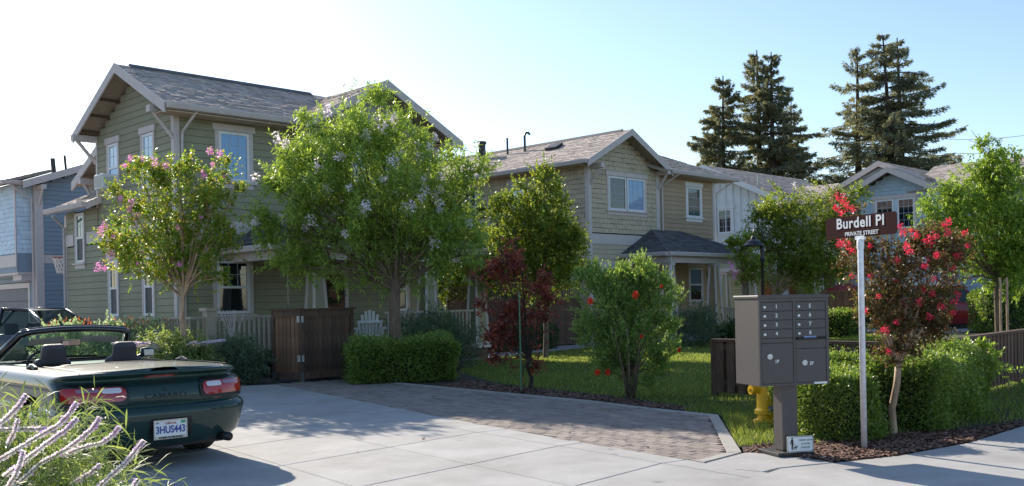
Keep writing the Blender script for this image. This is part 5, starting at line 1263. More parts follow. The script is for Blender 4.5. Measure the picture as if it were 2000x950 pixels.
p = at(1646, 600, 40); fence('gate_panel', 'brown board gate panel by the far driveway beside the small clipped hedge', (p.x - .5, p.y + .2), (p.x + .45, p.y - .4), 1.75, M['oldwood_l'], gap=.005, both=False, post=.9, cat='gate')
p = gr(1878, 630); bn = thing('wheelie_bin', 'dark wheeled rubbish bin standing by the wall of the pale blue house', 'bin', (p.x, p.y, 0), R(20))
b = MB(); b.prism([(-.24, .08), (.24, .08), (.30, 1.02), (-.30, 1.02)], 'y', -.28, .3); bevel(b.build('bin_body', M['black'], bn), .03)
b = MB(); b.box((-.32, -.33, 1.022), (.32, .34, 1.08)); bevel(b.build('lid', mat('lid_grey', (.30, .33, .36), .5), bn), .02)
b = MB(); b.tube([(-.27, .25, .1), (.27, .25, .1)], .1, 14); b.build('wheel', M['rubber'], bn)
# overhead wires
for k, (ya, yb) in enumerate(((272, 246), (300, 272), (318, 298))):
    a_, b_ = at(1850, ya, 90), at(2100, yb, 82); b = MB(); n = 10
    b.tube([a_.lerp(b_, t / n) + (b_ - a_) * 0 - Vector((0, 0, 1.0 * 4 * (t / n) * (1 - t / n) * .4)) for t in range(-2, n + 4)], .018, 4)
    tag(b.build('overhead_wire', M['iron']), ('highest', 'middle', 'lowest')[k] + ' of the three thin overhead wires in the sky right of the tall conifers', 'wire', 'overhead wires')
# ================================================================= VEGETATION
CL = 26
def rot_rand(g_, n): v = g_.normal(size=(n, 3)); return v / np.linalg.norm(v, axis=1)[:, None]
def leaves(name, parent, C, D, size, width, m, g_, long=False, fold=.25, droop=0.0):
    """C: leaf bases (n,3), D: unit directions (n,3)"""
    n = len(C); L = size * g_.uniform(.65, 1.25, n)[:, None]; up = np.array([0, 0, 1.0])
    S = np.cross(D, up + g_.normal(0, .55, (n, 3))); S /= np.linalg.norm(S, axis=1)[:, None] + 1e-9; Nn = np.cross(S, D)
    W = width * g_.uniform(.8, 1.2, n)[:, None]
    if long:
        dr = np.array([0, 0, -droop])
        a = C; b_ = C + D * L * .35 + S * W + dr * L * .12; c = C + D * L * .35 - S * W + dr * L * .12; e = C + D * L * .7 + S * W * .8 + dr * L * .4; f = C + D * L * .7 - S * W * .8 + dr * L * .4; t = C + D * L * .95 + dr * L * .8
        V_ = np.stack([a, c, b_, f, e, t], 1).reshape(-1, 3); k = 6
        base = np.array([[0, 1, 2], [3, 5, 4]]); q = np.array([1, 3, 4, 2])
        off = (np.arange(n) * k)[:, None]
        loops = np.concatenate([base[0][None] + off, q[None] + off, base[1][None] + off], 1).ravel(); tot = np.tile([3, 4, 3], n)
    else:
        a = C; l_ = C + D * L * .5 + S * W + Nn * W * fold; r_ = C + D * L * .5 - S * W + Nn * W * fold; t = C + D * L
        V_ = np.stack([a, r_, t, l_], 1).reshape(-1, 3); off = (np.arange(n) * 4)[:, None]
        loops = (np.arange(4)[None] + off).ravel(); tot = np.full(n, 4)
    me = bpy.data.meshes.new(name); me.vertices.add(len(V_)); me.vertices.foreach_set('co', V_.astype(np.float32).ravel())
    me.loops.add(len(loops)); me.loops.foreach_set('vertex_index', loops.astype(np.int32)); me.polygons.add(len(tot))
    st_ = np.concatenate([[0], np.cumsum(tot)[:-1]]); me.polygons.foreach_set('loop_start', st_.astype(np.int32)); me.polygons.foreach_set('loop_total', tot.astype(np.int32))
    me.materials.append(m); me.update(); me.validate(); return link(name, me, parent)
def sprays(blobs, n, g_, bias=.55, flat=.9, up=.35):
    """twig starts and directions spread through blobs (x, y, z, r)"""
    B = np.array(blobs, float); w_ = B[:, 3] ** 2.2; idx = g_.choice(len(B), n, p=w_ / w_.sum())
    d = rot_rand(g_, n); rr = g_.uniform(0, 1, n) ** bias * B[idx, 3] * (1 + .18 * g_.normal(size=n))
    sc = np.array([1, 1, flat]); P_ = B[idx, :3] + d * rr[:, None] * sc
    K = max(6, int(n / CL)); ctr = P_[:K]; ci = g_.choice(K, n); P2 = ctr[ci] + g_.normal(0, 1, (n, 3)) * (B[idx[:K]][ci][:, 3:4] * .20)
    keep = g_.uniform(size=n) < .72; P_ = np.where(keep[:, None], P2, P_); d = np.where(keep[:, None], .6 * d[:K][ci] + .6 * d, d)
    D = d + np.array([0, 0, up]) + g_.normal(0, .35, (n, 3)); D /= np.linalg.norm(D, axis=1)[:, None]
    return P_, D, idx
def crown(name, parent, blobs, ntw, per, tw, size, width, m, seed, long=False, droop=0, up=.35, bias=.55, flat=.9, spread=.9, twigs=True):
    g_ = np.random.default_rng(seed); P_, D, idx = sprays(blobs, ntw, g_, bias, flat, up)
    t = g_.uniform(.05, 1, (ntw, per)); base = P_[:, None, :] + D[:, None, :] * (t * tw)[:, :, None]
    if droop: base[:, :, 2] -= (t * t) * tw * droop * .4
    side = rot_rand(g_, ntw * per).reshape(ntw, per, 3); dd = D[:, None, :] * (1 - spread * .4) + side * spread; dd[:, :, 2] -= droop * .7
    dd /= np.linalg.norm(dd, axis=2)[:, :, None]
    return leaves(name, parent, base.reshape(-1, 3), dd.reshape(-1, 3), size, width, m, g_, long, droop=droop), (P_, D)
def limbs(parent, base, fork, tips, r0, r1, m, g_, name='trunk', n=9, mid=None, sub=3, blobs=None):
    b = MB(); base, fork = Vector(base), Vector(fork)
    pts = [base, base.lerp(fork, .35) + Vector((g_.normal(0, .03), g_.normal(0, .03), 0)), base.lerp(fork, .7) + Vector((g_.normal(0, .03), g_.normal(0, .03), 0)), fork]
    b.tube([base - Vector((0, 0, .06))] + pts, [r0 * 1.35, r0 * 1.2, r0, r0 * .95, r0 * .85], n)
    q = MB()
    for tp in tips:
        tp = Vector(tp); L = (tp - fork).length; st_ = fork.lerp(base, g_.uniform(0, .12)); rr = r0 * g_.uniform(.35, .55)
        md = st_.lerp(tp, .45) + Vector((g_.normal(0, .05), g_.normal(0, .05), L * .10))
        q.tube([st_, st_.lerp(md, .5) + Vector((0, 0, -L * .02)), md, md.lerp(tp, .6), tp], [rr, rr * .8, rr * .6, rr * .38, r1], 6)
        for k in range(sub):
            s0 = md.lerp(tp, g_.uniform(-.2, .8)); e = s0 + Vector(rot_rand(g_, 1)[0]) * L * .15 + Vector((0, 0, L * .12)); q.tube([s0, s0.lerp(e, .5) + Vector((0, 0, .02)), e], [rr * .35, rr * .22, r1 * .7], 5)
    t = b.build(name, m, parent, smooth=True); q.build('limb', m, parent, smooth=True); return t
def flowers(name, parent, pts, m, g_, n=60, r_=.09, size=.035, elong=1.3):
    """each flower head an object"""
    for k, (p, s_) in enumerate(pts):
        C = rot_rand(g_, n) * (g_.uniform(0, 1, (n, 1)) ** .5) * r_ * s_ * np.array([1, 1, elong]); D = rot_rand(g_, n); D[:, 2] = abs(D[:, 2]) * .6
        o = leaves(name, parent, C, D, size * s_ ** .5, size * .42 * s_ ** .5, m, g_); o.location = p
def W3(lst, Y): return [tuple(at(x, y, Y + dy)) + (r_ * (Y + dy) / F,) for (x, y, r_, dy) in lst]
def rel(bl, o): return [(b[0] - o[0], b[1] - o[1], b[2] - o[2], b[3]) for b in bl]
GM = lambda n, cols, **k: leaf(n, cols, **k)
M['lf_myrtle'] = GM('leaf_myrtle', [(.045, .095, .020), (.085, .150, .024), (.15, .19, .028), (.24, .17, .05)], rough=.42, trans=.42)
M['lf_willow'] = GM('leaf_willow', [(.080, .125, .035), (.13, .185, .045), (.22, .27, .07)], rough=.4, trans=.42)
M['lf_pear'] = GM('leaf_pear', [(.050, .090, .022), (.10, .14, .026), (.20, .20, .04)], rough=.42, trans=.42)
M['lf_maple'] = GM('leaf_maple', [(.065, .034, .034), (.10, .045, .040), (.22, .080, .045)], rough=.5, trans=.45, tcol=(2.4, 1.2, .9))
M['lf_bottle'] = GM('leaf_bottle', [(.055, .095, .035), (.11, .165, .055), (.21, .27, .09)], rough=.45, trans=.38)
M['lf_red'] = GM('leaf_red_myrtle', [(.035, .050, .018), (.070, .062, .028), (.13, .045, .035), (.095, .090, .03)], rough=.42, trans=.36, tcol=(1.6, 1.8, .9))
M['lf_ash'] = GM('leaf_ash', [(.075, .125, .025), (.115, .17, .032), (.19, .24, .05)], rough=.45, trans=.42)
M['lf_hedge'] = GM('leaf_hedge', [(.045, .085, .022), (.080, .13, .028), (.13, .18, .04), (.17, .20, .06)], rough=.42, trans=.30)
M['lf_grey'] = GM('leaf_grey', [(.045, .075, .050), (.075, .105, .070), (.11, .14, .09)], rough=.6, trans=.25)
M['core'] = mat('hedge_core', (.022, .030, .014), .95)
M['lf_dark'] = GM('leaf_dark', [(.025, .050, .020), (.05, .085, .028)], rough=.5, trans=.3)
M['lf_conifer'] = GM('needle', [(.08, .10, .075), (.12, .14, .09), (.20, .17, .09)], rough=.7, trans=.38, tcol=(1.6, 1.5, 1.1))
M['lf_salvia'] = GM('leaf_salvia', [(.075, .105, .040), (.115, .155, .060), (.17, .20, .09)], rough=.55, trans=.35)
M['fl_pink'] = GM('petal_pink', [(.60, .20, .40), (.78, .36, .55)], rough=.6, trans=.4, tcol=(1.2, .9, 1.1))
M['fl_pale'] = GM('petal_pale', [(.70, .50, .58), (.75, .68, .70)], rough=.6, trans=.5, tcol=(1.1, 1, 1.05))
M['fl_red'] = GM('petal_red', [(.50, .02, .05), (.80, .05, .12)], rough=.5, trans=.35, tcol=(1.3, .9, 1))
M['fl_brush'] = GM('petal_brush', [(.55, .02, .01), (.75, .05, .02)], rough=.5, trans=.2, tcol=(1.2, .9, .9))
M['fl_spike'] = GM('salvia_bract', [(.50, .42, .44), (.64, .56, .56), (.74, .68, .66)], rough=.8, trans=.5, tcol=(1.25, 1.2, 1.2))
M['fl_purple'] = GM('salvia_flower', [(.36, .20, .55), (.50, .32, .70)], rough=.7, trans=.3, tcol=(1.1, 1, 1.1))

def tree(name, label, base, fork_px, blobs, Y, tr, m_leaf, m_bark, ntw, per, tw, size, width, seed, cat='tree', **k):
    g_ = np.random.default_rng(seed); base = Vector(base); t = thing(name, label, cat, tuple(base)); B = rel(W3(blobs, Y), base)
    fork = at(fork_px[0], fork_px[1], Y) - base
    kk = {a: k[a] for a in ('long', 'droop', 'up', 'bias', 'flat', 'spread') if a in k}
    limbs(t, (0, 0, 0), fork, [b[:3] for b in B if b[3] > k.get('minb', 0)], tr, .008, m_bark, g_, sub=k.get('sub', 3))
    o, (P_, D) = crown('crown', t, B, ntw, per, tw, size, width, m_leaf, seed, **kk)
    return t, B, P_, D, g_
# 1 pink crape myrtle in front of the green house
T1 = tree('flowering_tree', 'slender pink-flowering crape myrtle with a smooth tan trunk in front of the green house corner', (-6.3, 19, 0), (358, 560),
          [(300, 345, 38, .2), (270, 335, 22, 0), (350, 330, 30, -.2), (400, 345, 40, .1), (440, 330, 26, .2), (420, 385, 45, -.3), (350, 400, 60, 0), (290, 410, 48, .3), (245, 415, 34, -.2), (225, 385, 18, 0), (255, 470, 50, .1), (225, 470, 22, 0), (300, 485, 60, -.3), (365, 480, 65, .3), (425, 460, 50, 0), (450, 490, 28, .1), (330, 530, 40, 0), (275, 525, 35, .2), (395, 530, 38, -.2), (240, 520, 20, 0), (460, 380, 16, 0), (445, 545, 14, 0), (335, 300, 10, 0), (425, 305, 12, 0)],
          19, .055, M['lf_myrtle'], M['bark_myrtle'], 2600, 11, .20, .058, .019, 21, up=.5)
pk_ = [(253, 310, .7), (278, 312, .7), (301, 317, 1), (244, 325, .5), (325, 325, .8), (410, 296, .9), (428, 302, .8), (398, 341, .9), (437, 345, .6), (416, 322, .5), (236, 388, .6), (258, 396, 1), (252, 410, .6), (266, 423, 1.1), (196, 455, 1.1), (204, 442, .8), (216, 499, 1), (192, 521, 1.1), (204, 525, .6), (283, 455, .6), (347, 445, .6), (350, 518, .6), (392, 425, .6), (268, 515, .4), (222, 462, .4)]
flowers('flower_head', T1[0], [(tuple(at(x, y, 18.6) - Vector((-6.3, 19, 0))), s_) for x, y, s_ in pk_], M['fl_pink'], T1[4], 70, .085, .035)
# 2 large willow-leaved tree
T2 = tree('flowering_tree', 'large willow-leaved tree with pale pink flowers in front of the green house gable', tuple(at(777, 560, 20.2))[:2] + (0,), (772, 545),
          [(690, 200, 22, .2), (655, 225, 30, 0), (735, 205, 26, 0), (745, 190, 14, 0), (620, 255, 30, .2), (700, 260, 40, -.3), (760, 250, 34, .2), (810, 270, 30, 0), (575, 300, 35, 0), (560, 340, 36, .4), (540, 370, 26, 0), (620, 320, 55, .2), (690, 320, 60, -.5), (760, 320, 55, .5), (830, 320, 45, 0), (890, 330, 34, .4), (930, 325, 26, 0), (600, 390, 60, -.4), (680, 400, 70, .4), (760, 400, 70, -.5), (840, 390, 60, .3), (905, 380, 42, 0), (620, 450, 50, .2), (700, 470, 62, -.2), (780, 470, 65, .4), (860, 460, 58, -.3), (920, 440, 38, .2), (560, 470, 30, 0), (600, 510, 45, .4), (560, 525, 35, 0), (670, 520, 40, -.2), (740, 530, 40, .2), (820, 525, 45, 0), (885, 510, 42, .2), (930, 490, 26, 0), (505, 430, 22, 0), (480, 410, 12, .2), (520, 455, 18, 0), (950, 350, 14, 0)],
          20.2, .12, M['lf_willow'], M['bark'], 5200, 13, .32, .125, .0118, 22, long=True, droop=.18, up=.75, spread=.85)
g_ = T2[4]; P_ = T2[2]; D_ = T2[3]
sel = [i for i in range(len(P_)) if D_[i][1] < 0 and P_[i][2] > 2.6]; g_.shuffle(sel)
flowers('flower_head', T2[0], [(tuple(P_[i] + D_[i] * .42 + np.array([0, -.18, .05])), float(g_.uniform(.7, 1.25))) for i in sel[:58]], M['fl_pale'], g_, 44, .10, .055)
# 3 young tree against the tan house
T3 = tree('young_tree', 'young glossy green and yellowish tree against the left wall of the tan house', at(1065, 640, 27).to_tuple()[:2] + (0,), (1065, 560),
          [(1060, 340, 22, 0), (1065, 375, 34, .2), (1075, 400, 34, 0), (1010, 370, 20, 0), (1015, 410, 34, .2), (975, 405, 26, 0), (950, 420, 24, 0), (1050, 440, 55, 0), (1000, 460, 50, .3), (1100, 450, 34, -.2), (1110, 480, 36, 0), (1070, 500, 60, .2), (1010, 520, 50, 0), (1115, 530, 34, 0), (1060, 550, 50, 0), (970, 480, 36, .3), (950, 540, 40, .3), (1130, 470, 16, 0), (1062, 318, 8, 0)],
          27, .07, M['lf_pear'], M['bark'], 4300, 11, .26, .070, .025, 23, up=.6)
# 4 japanese maple
T4 = tree('red_maple', 'dark red-leaved japanese maple with a thin stake beside the paver bay', gr(1035, 760).to_tuple(), (1033, 700),
          [(1003, 445, 7, 0), (998, 475, 12, 0), (1000, 505, 20, 0), (985, 545, 26, .2), (1015, 560, 26, 0), (955, 525, 14, 0), (1050, 560, 18, .2), (1080, 585, 14, 0), (1065, 610, 18, 0), (960, 600, 18, 0), (1005, 615, 28, 0), (1050, 650, 16, .2), (975, 655, 20, 0), (1025, 665, 22, 0), (950, 650, 9, 0), (1000, 700, 16, .2), (1045, 700, 16, 0), (940, 545, 10, 0), (1092, 630, 9, 0), (965, 705, 12, 0), (935, 590, 8, 0), (1020, 735, 9, 0), (1055, 730, 8, 0), (975, 480, 6, 0), (1020, 500, 10, 0)],
          17.42, .035, M['lf_maple'], M['bark_dark'], 720, 8, .20, .072, .020, 24, up=.05, flat=.55)
b = MB(); b.tube([(0, 0, 0), (0, 0, 1.72)], .014, 6); p = gr(1018, 766); tag(b.build('stake', mat('stake_green', (.10, .22, .12), .6), None, tuple(p)), 'thin green stake standing left of the red maple trunk', 'stake')
# 5 bottlebrush
T5 = tree('bottlebrush_shrub', 'big upright bottlebrush shrub with light green tips and few red brushes, lawn edge', gr(1232, 778).to_tuple(), (1228, 735),
          [(1165, 560, 28, 0), (1150, 590, 30, 0), (1140, 550, 12, 0), (1250, 540, 26, 0), (1215, 555, 30, .2), (1280, 560, 26, 0), (1200, 540, 16, 0), (1190, 590, 42, 0), (1240, 590, 50, .2), (1290, 600, 34, 0), (1300, 640, 26, 0), (1170, 640, 40, .2), (1230, 650, 58, 0), (1280, 670, 42, .1), (1200, 700, 40, 0), (1250, 715, 38, 0), (1285, 720, 24, 0), (1150, 655, 24, 0), (1180, 725, 20, 0), (1250, 520, 10, 0), (1222, 530, 10, 0), (1300, 580, 16, 0), (1315, 625, 12, 0), (1225, 755, 22, 0), (1265, 755, 18, 0)],
          15.9, .04, M['lf_bottle'], M['bark'], 3300, 17, .20, .055, .0085, 25, cat='shrub', up=1.0, spread=.55)
bb_ = [(1153, 589, .9), (1241, 577, .9), (1167, 728, .8), (1187, 728, .8), (1253, 658, .4), (1327, 684, .5), (1292, 560, .35)]
flowers('flower_brush', T5[0], [(tuple(at(x, y, 15.3) - Vector(T5[0].location)), s_) for x, y, s_ in bb_], M['fl_brush'], T5[4], 130, .055, .03, 1.4)
for k in range(7):
    b = MB(); a = k * .9; b.tube([(math.cos(a) * .05, math.sin(a) * .05, 0), (math.cos(a) * .14, math.sin(a) * .12, .5), (math.cos(a) * .30, math.sin(a) * .25, 1.1)], [.018, .014, .008], 5); b.build('stem', M['bark'], T5[0], smooth=True)
# 6 pale-flowered tree behind the lamp
T6 = tree('flowering_tree', 'wide pale pink flowering tree behind the street lamp and the mailbox', at(1512, 640, 35).to_tuple()[:2] + (0,), (1512, 575),
          [(1500, 420, 30, 0), (1485, 410, 16, 0), (1540, 400, 34, .3), (1590, 390, 30, 0), (1635, 385, 28, .3), (1665, 385, 24, 0), (1680, 375, 12, 0), (1530, 440, 50, 0), (1590, 440, 55, .4), (1645, 435, 40, 0), (1500, 480, 36, 0), (1560, 490, 55, -.3), (1620, 490, 50, .3), (1665, 470, 28, 0), (1530, 530, 36, 0), (1590, 530, 42, .2), (1480, 440, 18, 0), (1640, 520, 28, 0)],
          35, .08, M['lf_pear'], M['bark_myrtle'], 4600, 11, .30, .082, .025, 26, up=.3)
g_ = T6[4]; P_ = T6[2]; D_ = T6[3]; sel = [i for i in range(len(P_)) if D_[i][1] < .2 and P_[i][2] > 3]; g_.shuffle(sel)
flowers('flower_head', T6[0], [(tuple(P_[i] + D_[i] * .3), float(g_.uniform(.7, 1.4))) for i in sel[:60]], M['fl_pale'], g_, 24, .10, .055)
# small pink myrtle left of lamp
T6b = tree('flowering_tree', 'small crape myrtle with two pink flower heads left of the street lamp', at(1452, 640, 30).to_tuple()[:2] + (0,), (1455, 560),
           [(1455, 490, 22, 0), (1440, 480, 14, 0), (1470, 510, 24, 0), (1450, 530, 18, 0), (1480, 530, 18, 0), (1445, 465, 8, 0), (1432, 500, 8, 0)], 30, .04, M['lf_myrtle'], M['bark'], 420, 11, .22, .075, .026, 27, up=.5)
flowers('flower_head', T6b[0], [(tuple(at(x, y, 29.6) - Vector(T6b[0].location)), s_) for x, y, s_ in ((1427, 521, 1.2), (1433, 537, 1.3))], M['fl_pink'], T6b[4], 60, .11, .05)
# 7 red crape myrtle
T7 = tree('flowering_tree', 'red-flowering crape myrtle with a curved thin trunk rising from the hedge behind the street sign', (4.22, 11.02, 0), (1755, 705),
          [(1650, 490, 22, 0), (1690, 500, 26, .1), (1665, 530, 24, 0), (1720, 490, 22, 0), (1760, 480, 26, .1), (1800, 470, 28, 0), (1850, 480, 30, 0), (1875, 490, 18, 0), (1700, 550, 34, 0), (1760, 540, 50, .1), (1820, 530, 45, -.1), (1860, 520, 24, 0), (1720, 600, 36, 0), (1780, 600, 52, 0), (1830, 590, 36, 0), (1745, 650, 34, 0), (1800, 650, 34, .1), (1840, 640, 18, 0), (1700, 590, 18, 0), (1735, 690, 16, 0), (1765, 690, 16, 0), (1650, 385, 7, 0), (1640, 400, 8, 0), (1665, 405, 8, 0), (1640, 440, 10, 0), (1810, 445, 12, 0), (1880, 470, 10, 0)],
          11.02, .040, M['lf_red'], M['bark_myrtle'], 2500, 9, .13, .036, .0125, 28, up=.3, minb=.09)
rd = [(1640, 385, 1), (1648, 395, .9), (1637, 410, .9), (1655, 405, .9), (1666, 410, .9), (1630, 405, .6), (1645, 418, .8), (1645, 470, 1), (1655, 480, 1), (1640, 480, .8), (1664, 490, .8), (1700, 480, .6), (1757, 445, 1.1), (1765, 455, .8), (1787, 460, 1.1), (1810, 470, .9), (1850, 455, .9), (1853, 433, .9), (1845, 440, .7), (1823, 465, 1.2), (1818, 478, .9), (1883, 455, .8), (1870, 500, .9), (1840, 495, .9), (1775, 490, 1.1), (1770, 480, .7), (1813, 510, .9), (1716, 580, .5), (1752, 510, .8), (1750, 550, .6), (1805, 520, .9), (1820, 575, .7), (1805, 565, .8), (1795, 590, .8), (1690, 608, .7), (1865, 590, .9), (1840, 600, .8), (1816, 620, .9), (1860, 610, .9), (1730, 645, .9), (1700, 540, .6), (1664, 540, .6), (1750, 630, .6), (1870, 575, .8), (1735, 688, .6), (1825, 545, .6), (1890, 480, .5), (1780, 450, .5), (1830, 500, .7), (1862, 525, .6)]
flowers('flower_head', T7[0], [(tuple(at(x, y, 10.6 + (k % 3) * .15) - Vector((4.22, 11.02, 0))), s_) for k, (x, y, s_) in enumerate(rd)], M['fl_red'], T7[4], 55, .055, .024, 1.1)
# 8 green ash with stakes
bx_ = at(1952, 640, 24); T8 = tree('green_tree', 'bright green round-crowned street tree with two stakes at the right edge', (bx_.x, bx_.y, 0), (1945, 540),
          [(1930, 265, 10, 0), (1925, 290, 18, 0), (1945, 320, 34, 0), (1910, 340, 34, .2), (1970, 350, 40, 0), (1880, 370, 40, 0), (1840, 385, 30, .2), (1820, 400, 26, 0), (1930, 390, 60, 0), (1990, 400, 50, 0), (1860, 430, 50, -.2), (1820, 450, 34, 0), (1920, 450, 65, .3), (1980, 460, 60, 0), (1870, 490, 40, 0), (1930, 510, 50, 0), (1990, 510, 50, 0), (1960, 550, 30, 0), (1900, 520, 26, 0), (1805, 420, 16, 0), (2020, 440, 60, 0), (2030, 500, 50, 0), (2010, 540, 36, .1), (1885, 545, 14, 0)],
          24, .075, M['lf_ash'], M['bark'], 3900, 13, .28, .085, .0155, 29, droop=.35, up=.3, long=True)
for px in (1955, 1968):
    p = at(px, 640, 23.3); b = MB(); b.tube([(0, 0, 0), (0, 0, 1.9)], .032, 8); tag(b.build('stake', M['bark_myrtle'], None, (p.x, p.y, 0)), ('left' if px == 1955 else 'right') + ' wooden stake supporting the green tree at the right edge', 'stake', 'tree stakes')
# 9 conifers behind the houses
def conifer(name, label, top, Y, h_base_px, halfw, seed, trunk_lean=0, dens=1.0, spiky=1.0, colr=None, bare=.12, z_lo=None):
    g_ = np.random.default_rng(seed); tp = at(top[0], top[1], Y); bs = at(h_base_px, 500, Y); H_ = tp.z; t = thing(name, label, 'tree', (bs.x, bs.y, 0))
    dx = tp.x - bs.x; W_ = halfw * Y / F; b = MB()
    def axis(z): s = z / H_; return Vector((dx * s ** 1.5, 0, z))
    b.tube([axis(H_ * k / 10) for k in range(11)], [.022 * H_ * (1 - k / 10.6) ** 1.0 + .02 for k in range(11)], 9); b.build('trunk', M['bark_dark'], t, smooth=True)
    br_ = MB(); C = []; D = []; z = z_lo or 4.0
    while z < H_ - .15:
        s = (H_ - z) / (H_ - 4); prof_ = (s ** .75) * (1 - .25 * max(0, s - .8) / .2); 
        for k in range(int(g_.integers(4, 7))):
            if g_.uniform() < bare: continue
            a = g_.uniform(0, 6.283); L = max(.35, W_ * 1.25 * prof_ * g_.uniform(.45, 1.12)); o_ = axis(z); d = Vector((math.cos(a), math.sin(a), 0)); lift = g_.uniform(-.14, .22) + (.5 if s < .15 else 0)
            pts = [o_ + d * L * u + Vector((0, 0, L * (lift * u - .22 * spiky * u * u + .20 * u ** 4))) for u in (0, .25, .5, .75, 1)]
            br_.tube(pts, [.045 + .008 * L, .04, .03, .02, .008], 4, cap=False)
            n = int((14 + 52 * L) * dens)
            for q in range(n):
                u = .12 + .88 * g_.uniform() ** .75; i = min(3, int(u * 4)); p = pts[i].lerp(pts[i + 1], u * 4 - i); sd = Vector((-d.y, d.x, 0)) * g_.choice((-1, 1))
                lat = g_.uniform(0, .28) * L * (1.05 - u) + .05
                p = p + sd * lat + Vector((0, 0, g_.normal(-.06, .08) - lat * .25)); C.append(p); dd = (d * g_.uniform(.1, 1) + sd * g_.uniform(.1, .9) + Vector((0, 0, g_.normal(-.35, .3)))).normalized(); D.append(dd)
        z += g_.uniform(.32, .68) * (H_ / 20)
    br_.build('limb', M['bark_dark'], t, fix=False); leaves('crown', t, np.array([tuple(c) for c in C]), np.array([tuple(c) for c in D]), .34, .045, M['lf_conifer'], g_)
conifer('redwood_tree', 'left conifer of the left group, lower and browner, above the tan house roof', (1412, 148), 85, 1414, 120, 31, dens=2.6, bare=.05)
conifer('redwood_tree', 'tall conifer left of the twin tops in the left group of conifers', (1478, 98), 86, 1488, 123, 32, dens=2.3)
conifer('redwood_tree', 'tall conifer right of the twin tops in the left group of conifers', (1506, 102), 84, 1512, 138, 33, dens=2.3)
conifer('redwood_tree', 'lone thin spiky conifer between the two groups of conifers', (1674, 92), 86, 1678, 138, 34, dens=1.4, bare=.25)
conifer('redwood_tree', 'tallest conifer, left trunk of the right group of conifers', (1724, 68), 84, 1752, 157, 35, dens=1.6, bare=.18)
conifer('redwood_tree', 'right trunk of the right group of conifers with long level branches', (1752, 74), 85, 1768, 168, 36, dens=1.6, bare=.18)
conifer('redwood_tree', 'low conifer filling the gap at the foot of the left group behind the white house', (1545, 200), 88, 1546, 93, 37, dens=1.3, bare=.1)
# hedges
def hedge(name, label, boxes, m, seed, n=9000, size=.035, width=.013, cat='hedge', round_=.22, rough=.09, core=True):
    """boxes: (cx, cy, w, d, rot_deg, h)"""
    g_ = np.random.default_rng(seed); o = Vector((boxes[0][0], boxes[0][1], 0)); t = thing(name, label, cat, tuple(o)); C = []; D = []; cb = MB()
    areas = [2 * (w_ + d) * h + w_ * d for _, _, w_, d, _, h in boxes]
    for (cx, cy, w_, d, rt, h), ar in zip(boxes, areas):
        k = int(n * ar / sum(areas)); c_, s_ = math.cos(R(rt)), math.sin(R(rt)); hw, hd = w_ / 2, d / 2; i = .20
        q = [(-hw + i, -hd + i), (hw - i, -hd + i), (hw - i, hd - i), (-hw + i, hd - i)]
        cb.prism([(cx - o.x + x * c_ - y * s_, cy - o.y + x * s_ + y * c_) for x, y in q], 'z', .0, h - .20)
        for _ in range(k):
            f = g_.uniform() * ar
            if f < w_ * d: x, y, z, nn = g_.uniform(-hw, hw), g_.uniform(-hd, hd), h, (0, 0, 1)
            elif f < w_ * d + w_ * h * 2: sd = g_.choice((-1, 1)); x, y, z, nn = g_.uniform(-hw, hw), sd * hd, g_.uniform(0.02, h), (0, sd, .2)
            else: sd = g_.choice((-1, 1)); x, y, z, nn = sd * hw, g_.uniform(-hd, hd), g_.uniform(0.02, h), (sd, 0, .2)
            # round the edges
            ex_, ey = max(0, abs(x) - (hw - round_)), max(0, abs(y) - (hd - round_)); ez = max(0, z - (h - round_)); e = math.sqrt(ex_ ** 2 + ey ** 2 + ez ** 2)
            if e > round_: 
                f2 = round_ / e; x -= math.copysign(ex_ * (1 - f2), x); y -= math.copysign(ey * (1 - f2), y); z -= ez * (1 - f2)
            bump = rough * (math.sin(x * 5.1 + seed) * math.cos(y * 4.3) + math.sin(z * 6 + x * 3.3)) * .5; dep = -abs(g_.normal(0, .075)) + bump + (g_.uniform(.03, .10) if g_.uniform() < .10 else 0)
            x += nn[0] * dep; y += nn[1] * dep; z += nn[2] * dep * (1 if nn[2] == 1 else 0)
            C.append((cx - o.x + x * c_ - y * s_, cy - o.y + x * s_ + y * c_, z)); v = np.array([nn[0] * c_ - nn[1] * s_, nn[0] * s_ + nn[1] * c_, nn[2] + .25]) + g_.normal(0, .75, 3); D.append(v / np.linalg.norm(v))
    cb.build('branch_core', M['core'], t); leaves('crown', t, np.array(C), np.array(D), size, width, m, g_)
    return t
hedge('box_hedge', 'clipped square green hedge between the wooden enclosure and the lawn', [(-2.28, 20.15, 2.15, 1.5, 14, .84)], M['lf_hedge'], 41, 42000, .045, .017)
hedge('curved_hedge', 'thick clipped hedge curving round behind the mailbox and the street sign', [(3.56, 10.95, .85, .9, 3, .79), (3.75, 11.75, 1.5, .7, 30, .80), (4.5, 12.5, 1.6, .7, 30, .80), (5.22, 12.37, 2.7, .95, 52, .83)], M['lf_hedge'], 42, 135000, .032, .0115, rough=.12, round_=.30)
hedge('small_hedge', 'small clipped hedge beyond the mailbox, right of its top', [(11.9, 36.0, 1.1, 1.6, 40, 1.0)], M['lf_hedge'], 43, 5000, .08, .03)
hedge('clipped_hedge', 'dark clipped hedge beyond the staked green tree at the right edge', [(19.6, 38.3, 3.2, 1.6, -5, 1.65)], M['lf_hedge'], 44, 9000, .09, .035)
hedge('low_shrub_row', 'low dark shrub row below the porch railing of the green house', [(-5.0, 22.9, 2.6, .8, 45, .52), (-7.4, 20.6, 1.8, .9, 30, .55)], M['lf_dark'], 45, 9000, .05, .018, cat='shrub')
hedge('low_hedge', 'low dark hedge behind the red maple by the walkway', [(0.35, 31.2, 2.6, .8, 45, .75)], M['lf_dark'], 46, 5000, .06, .022)
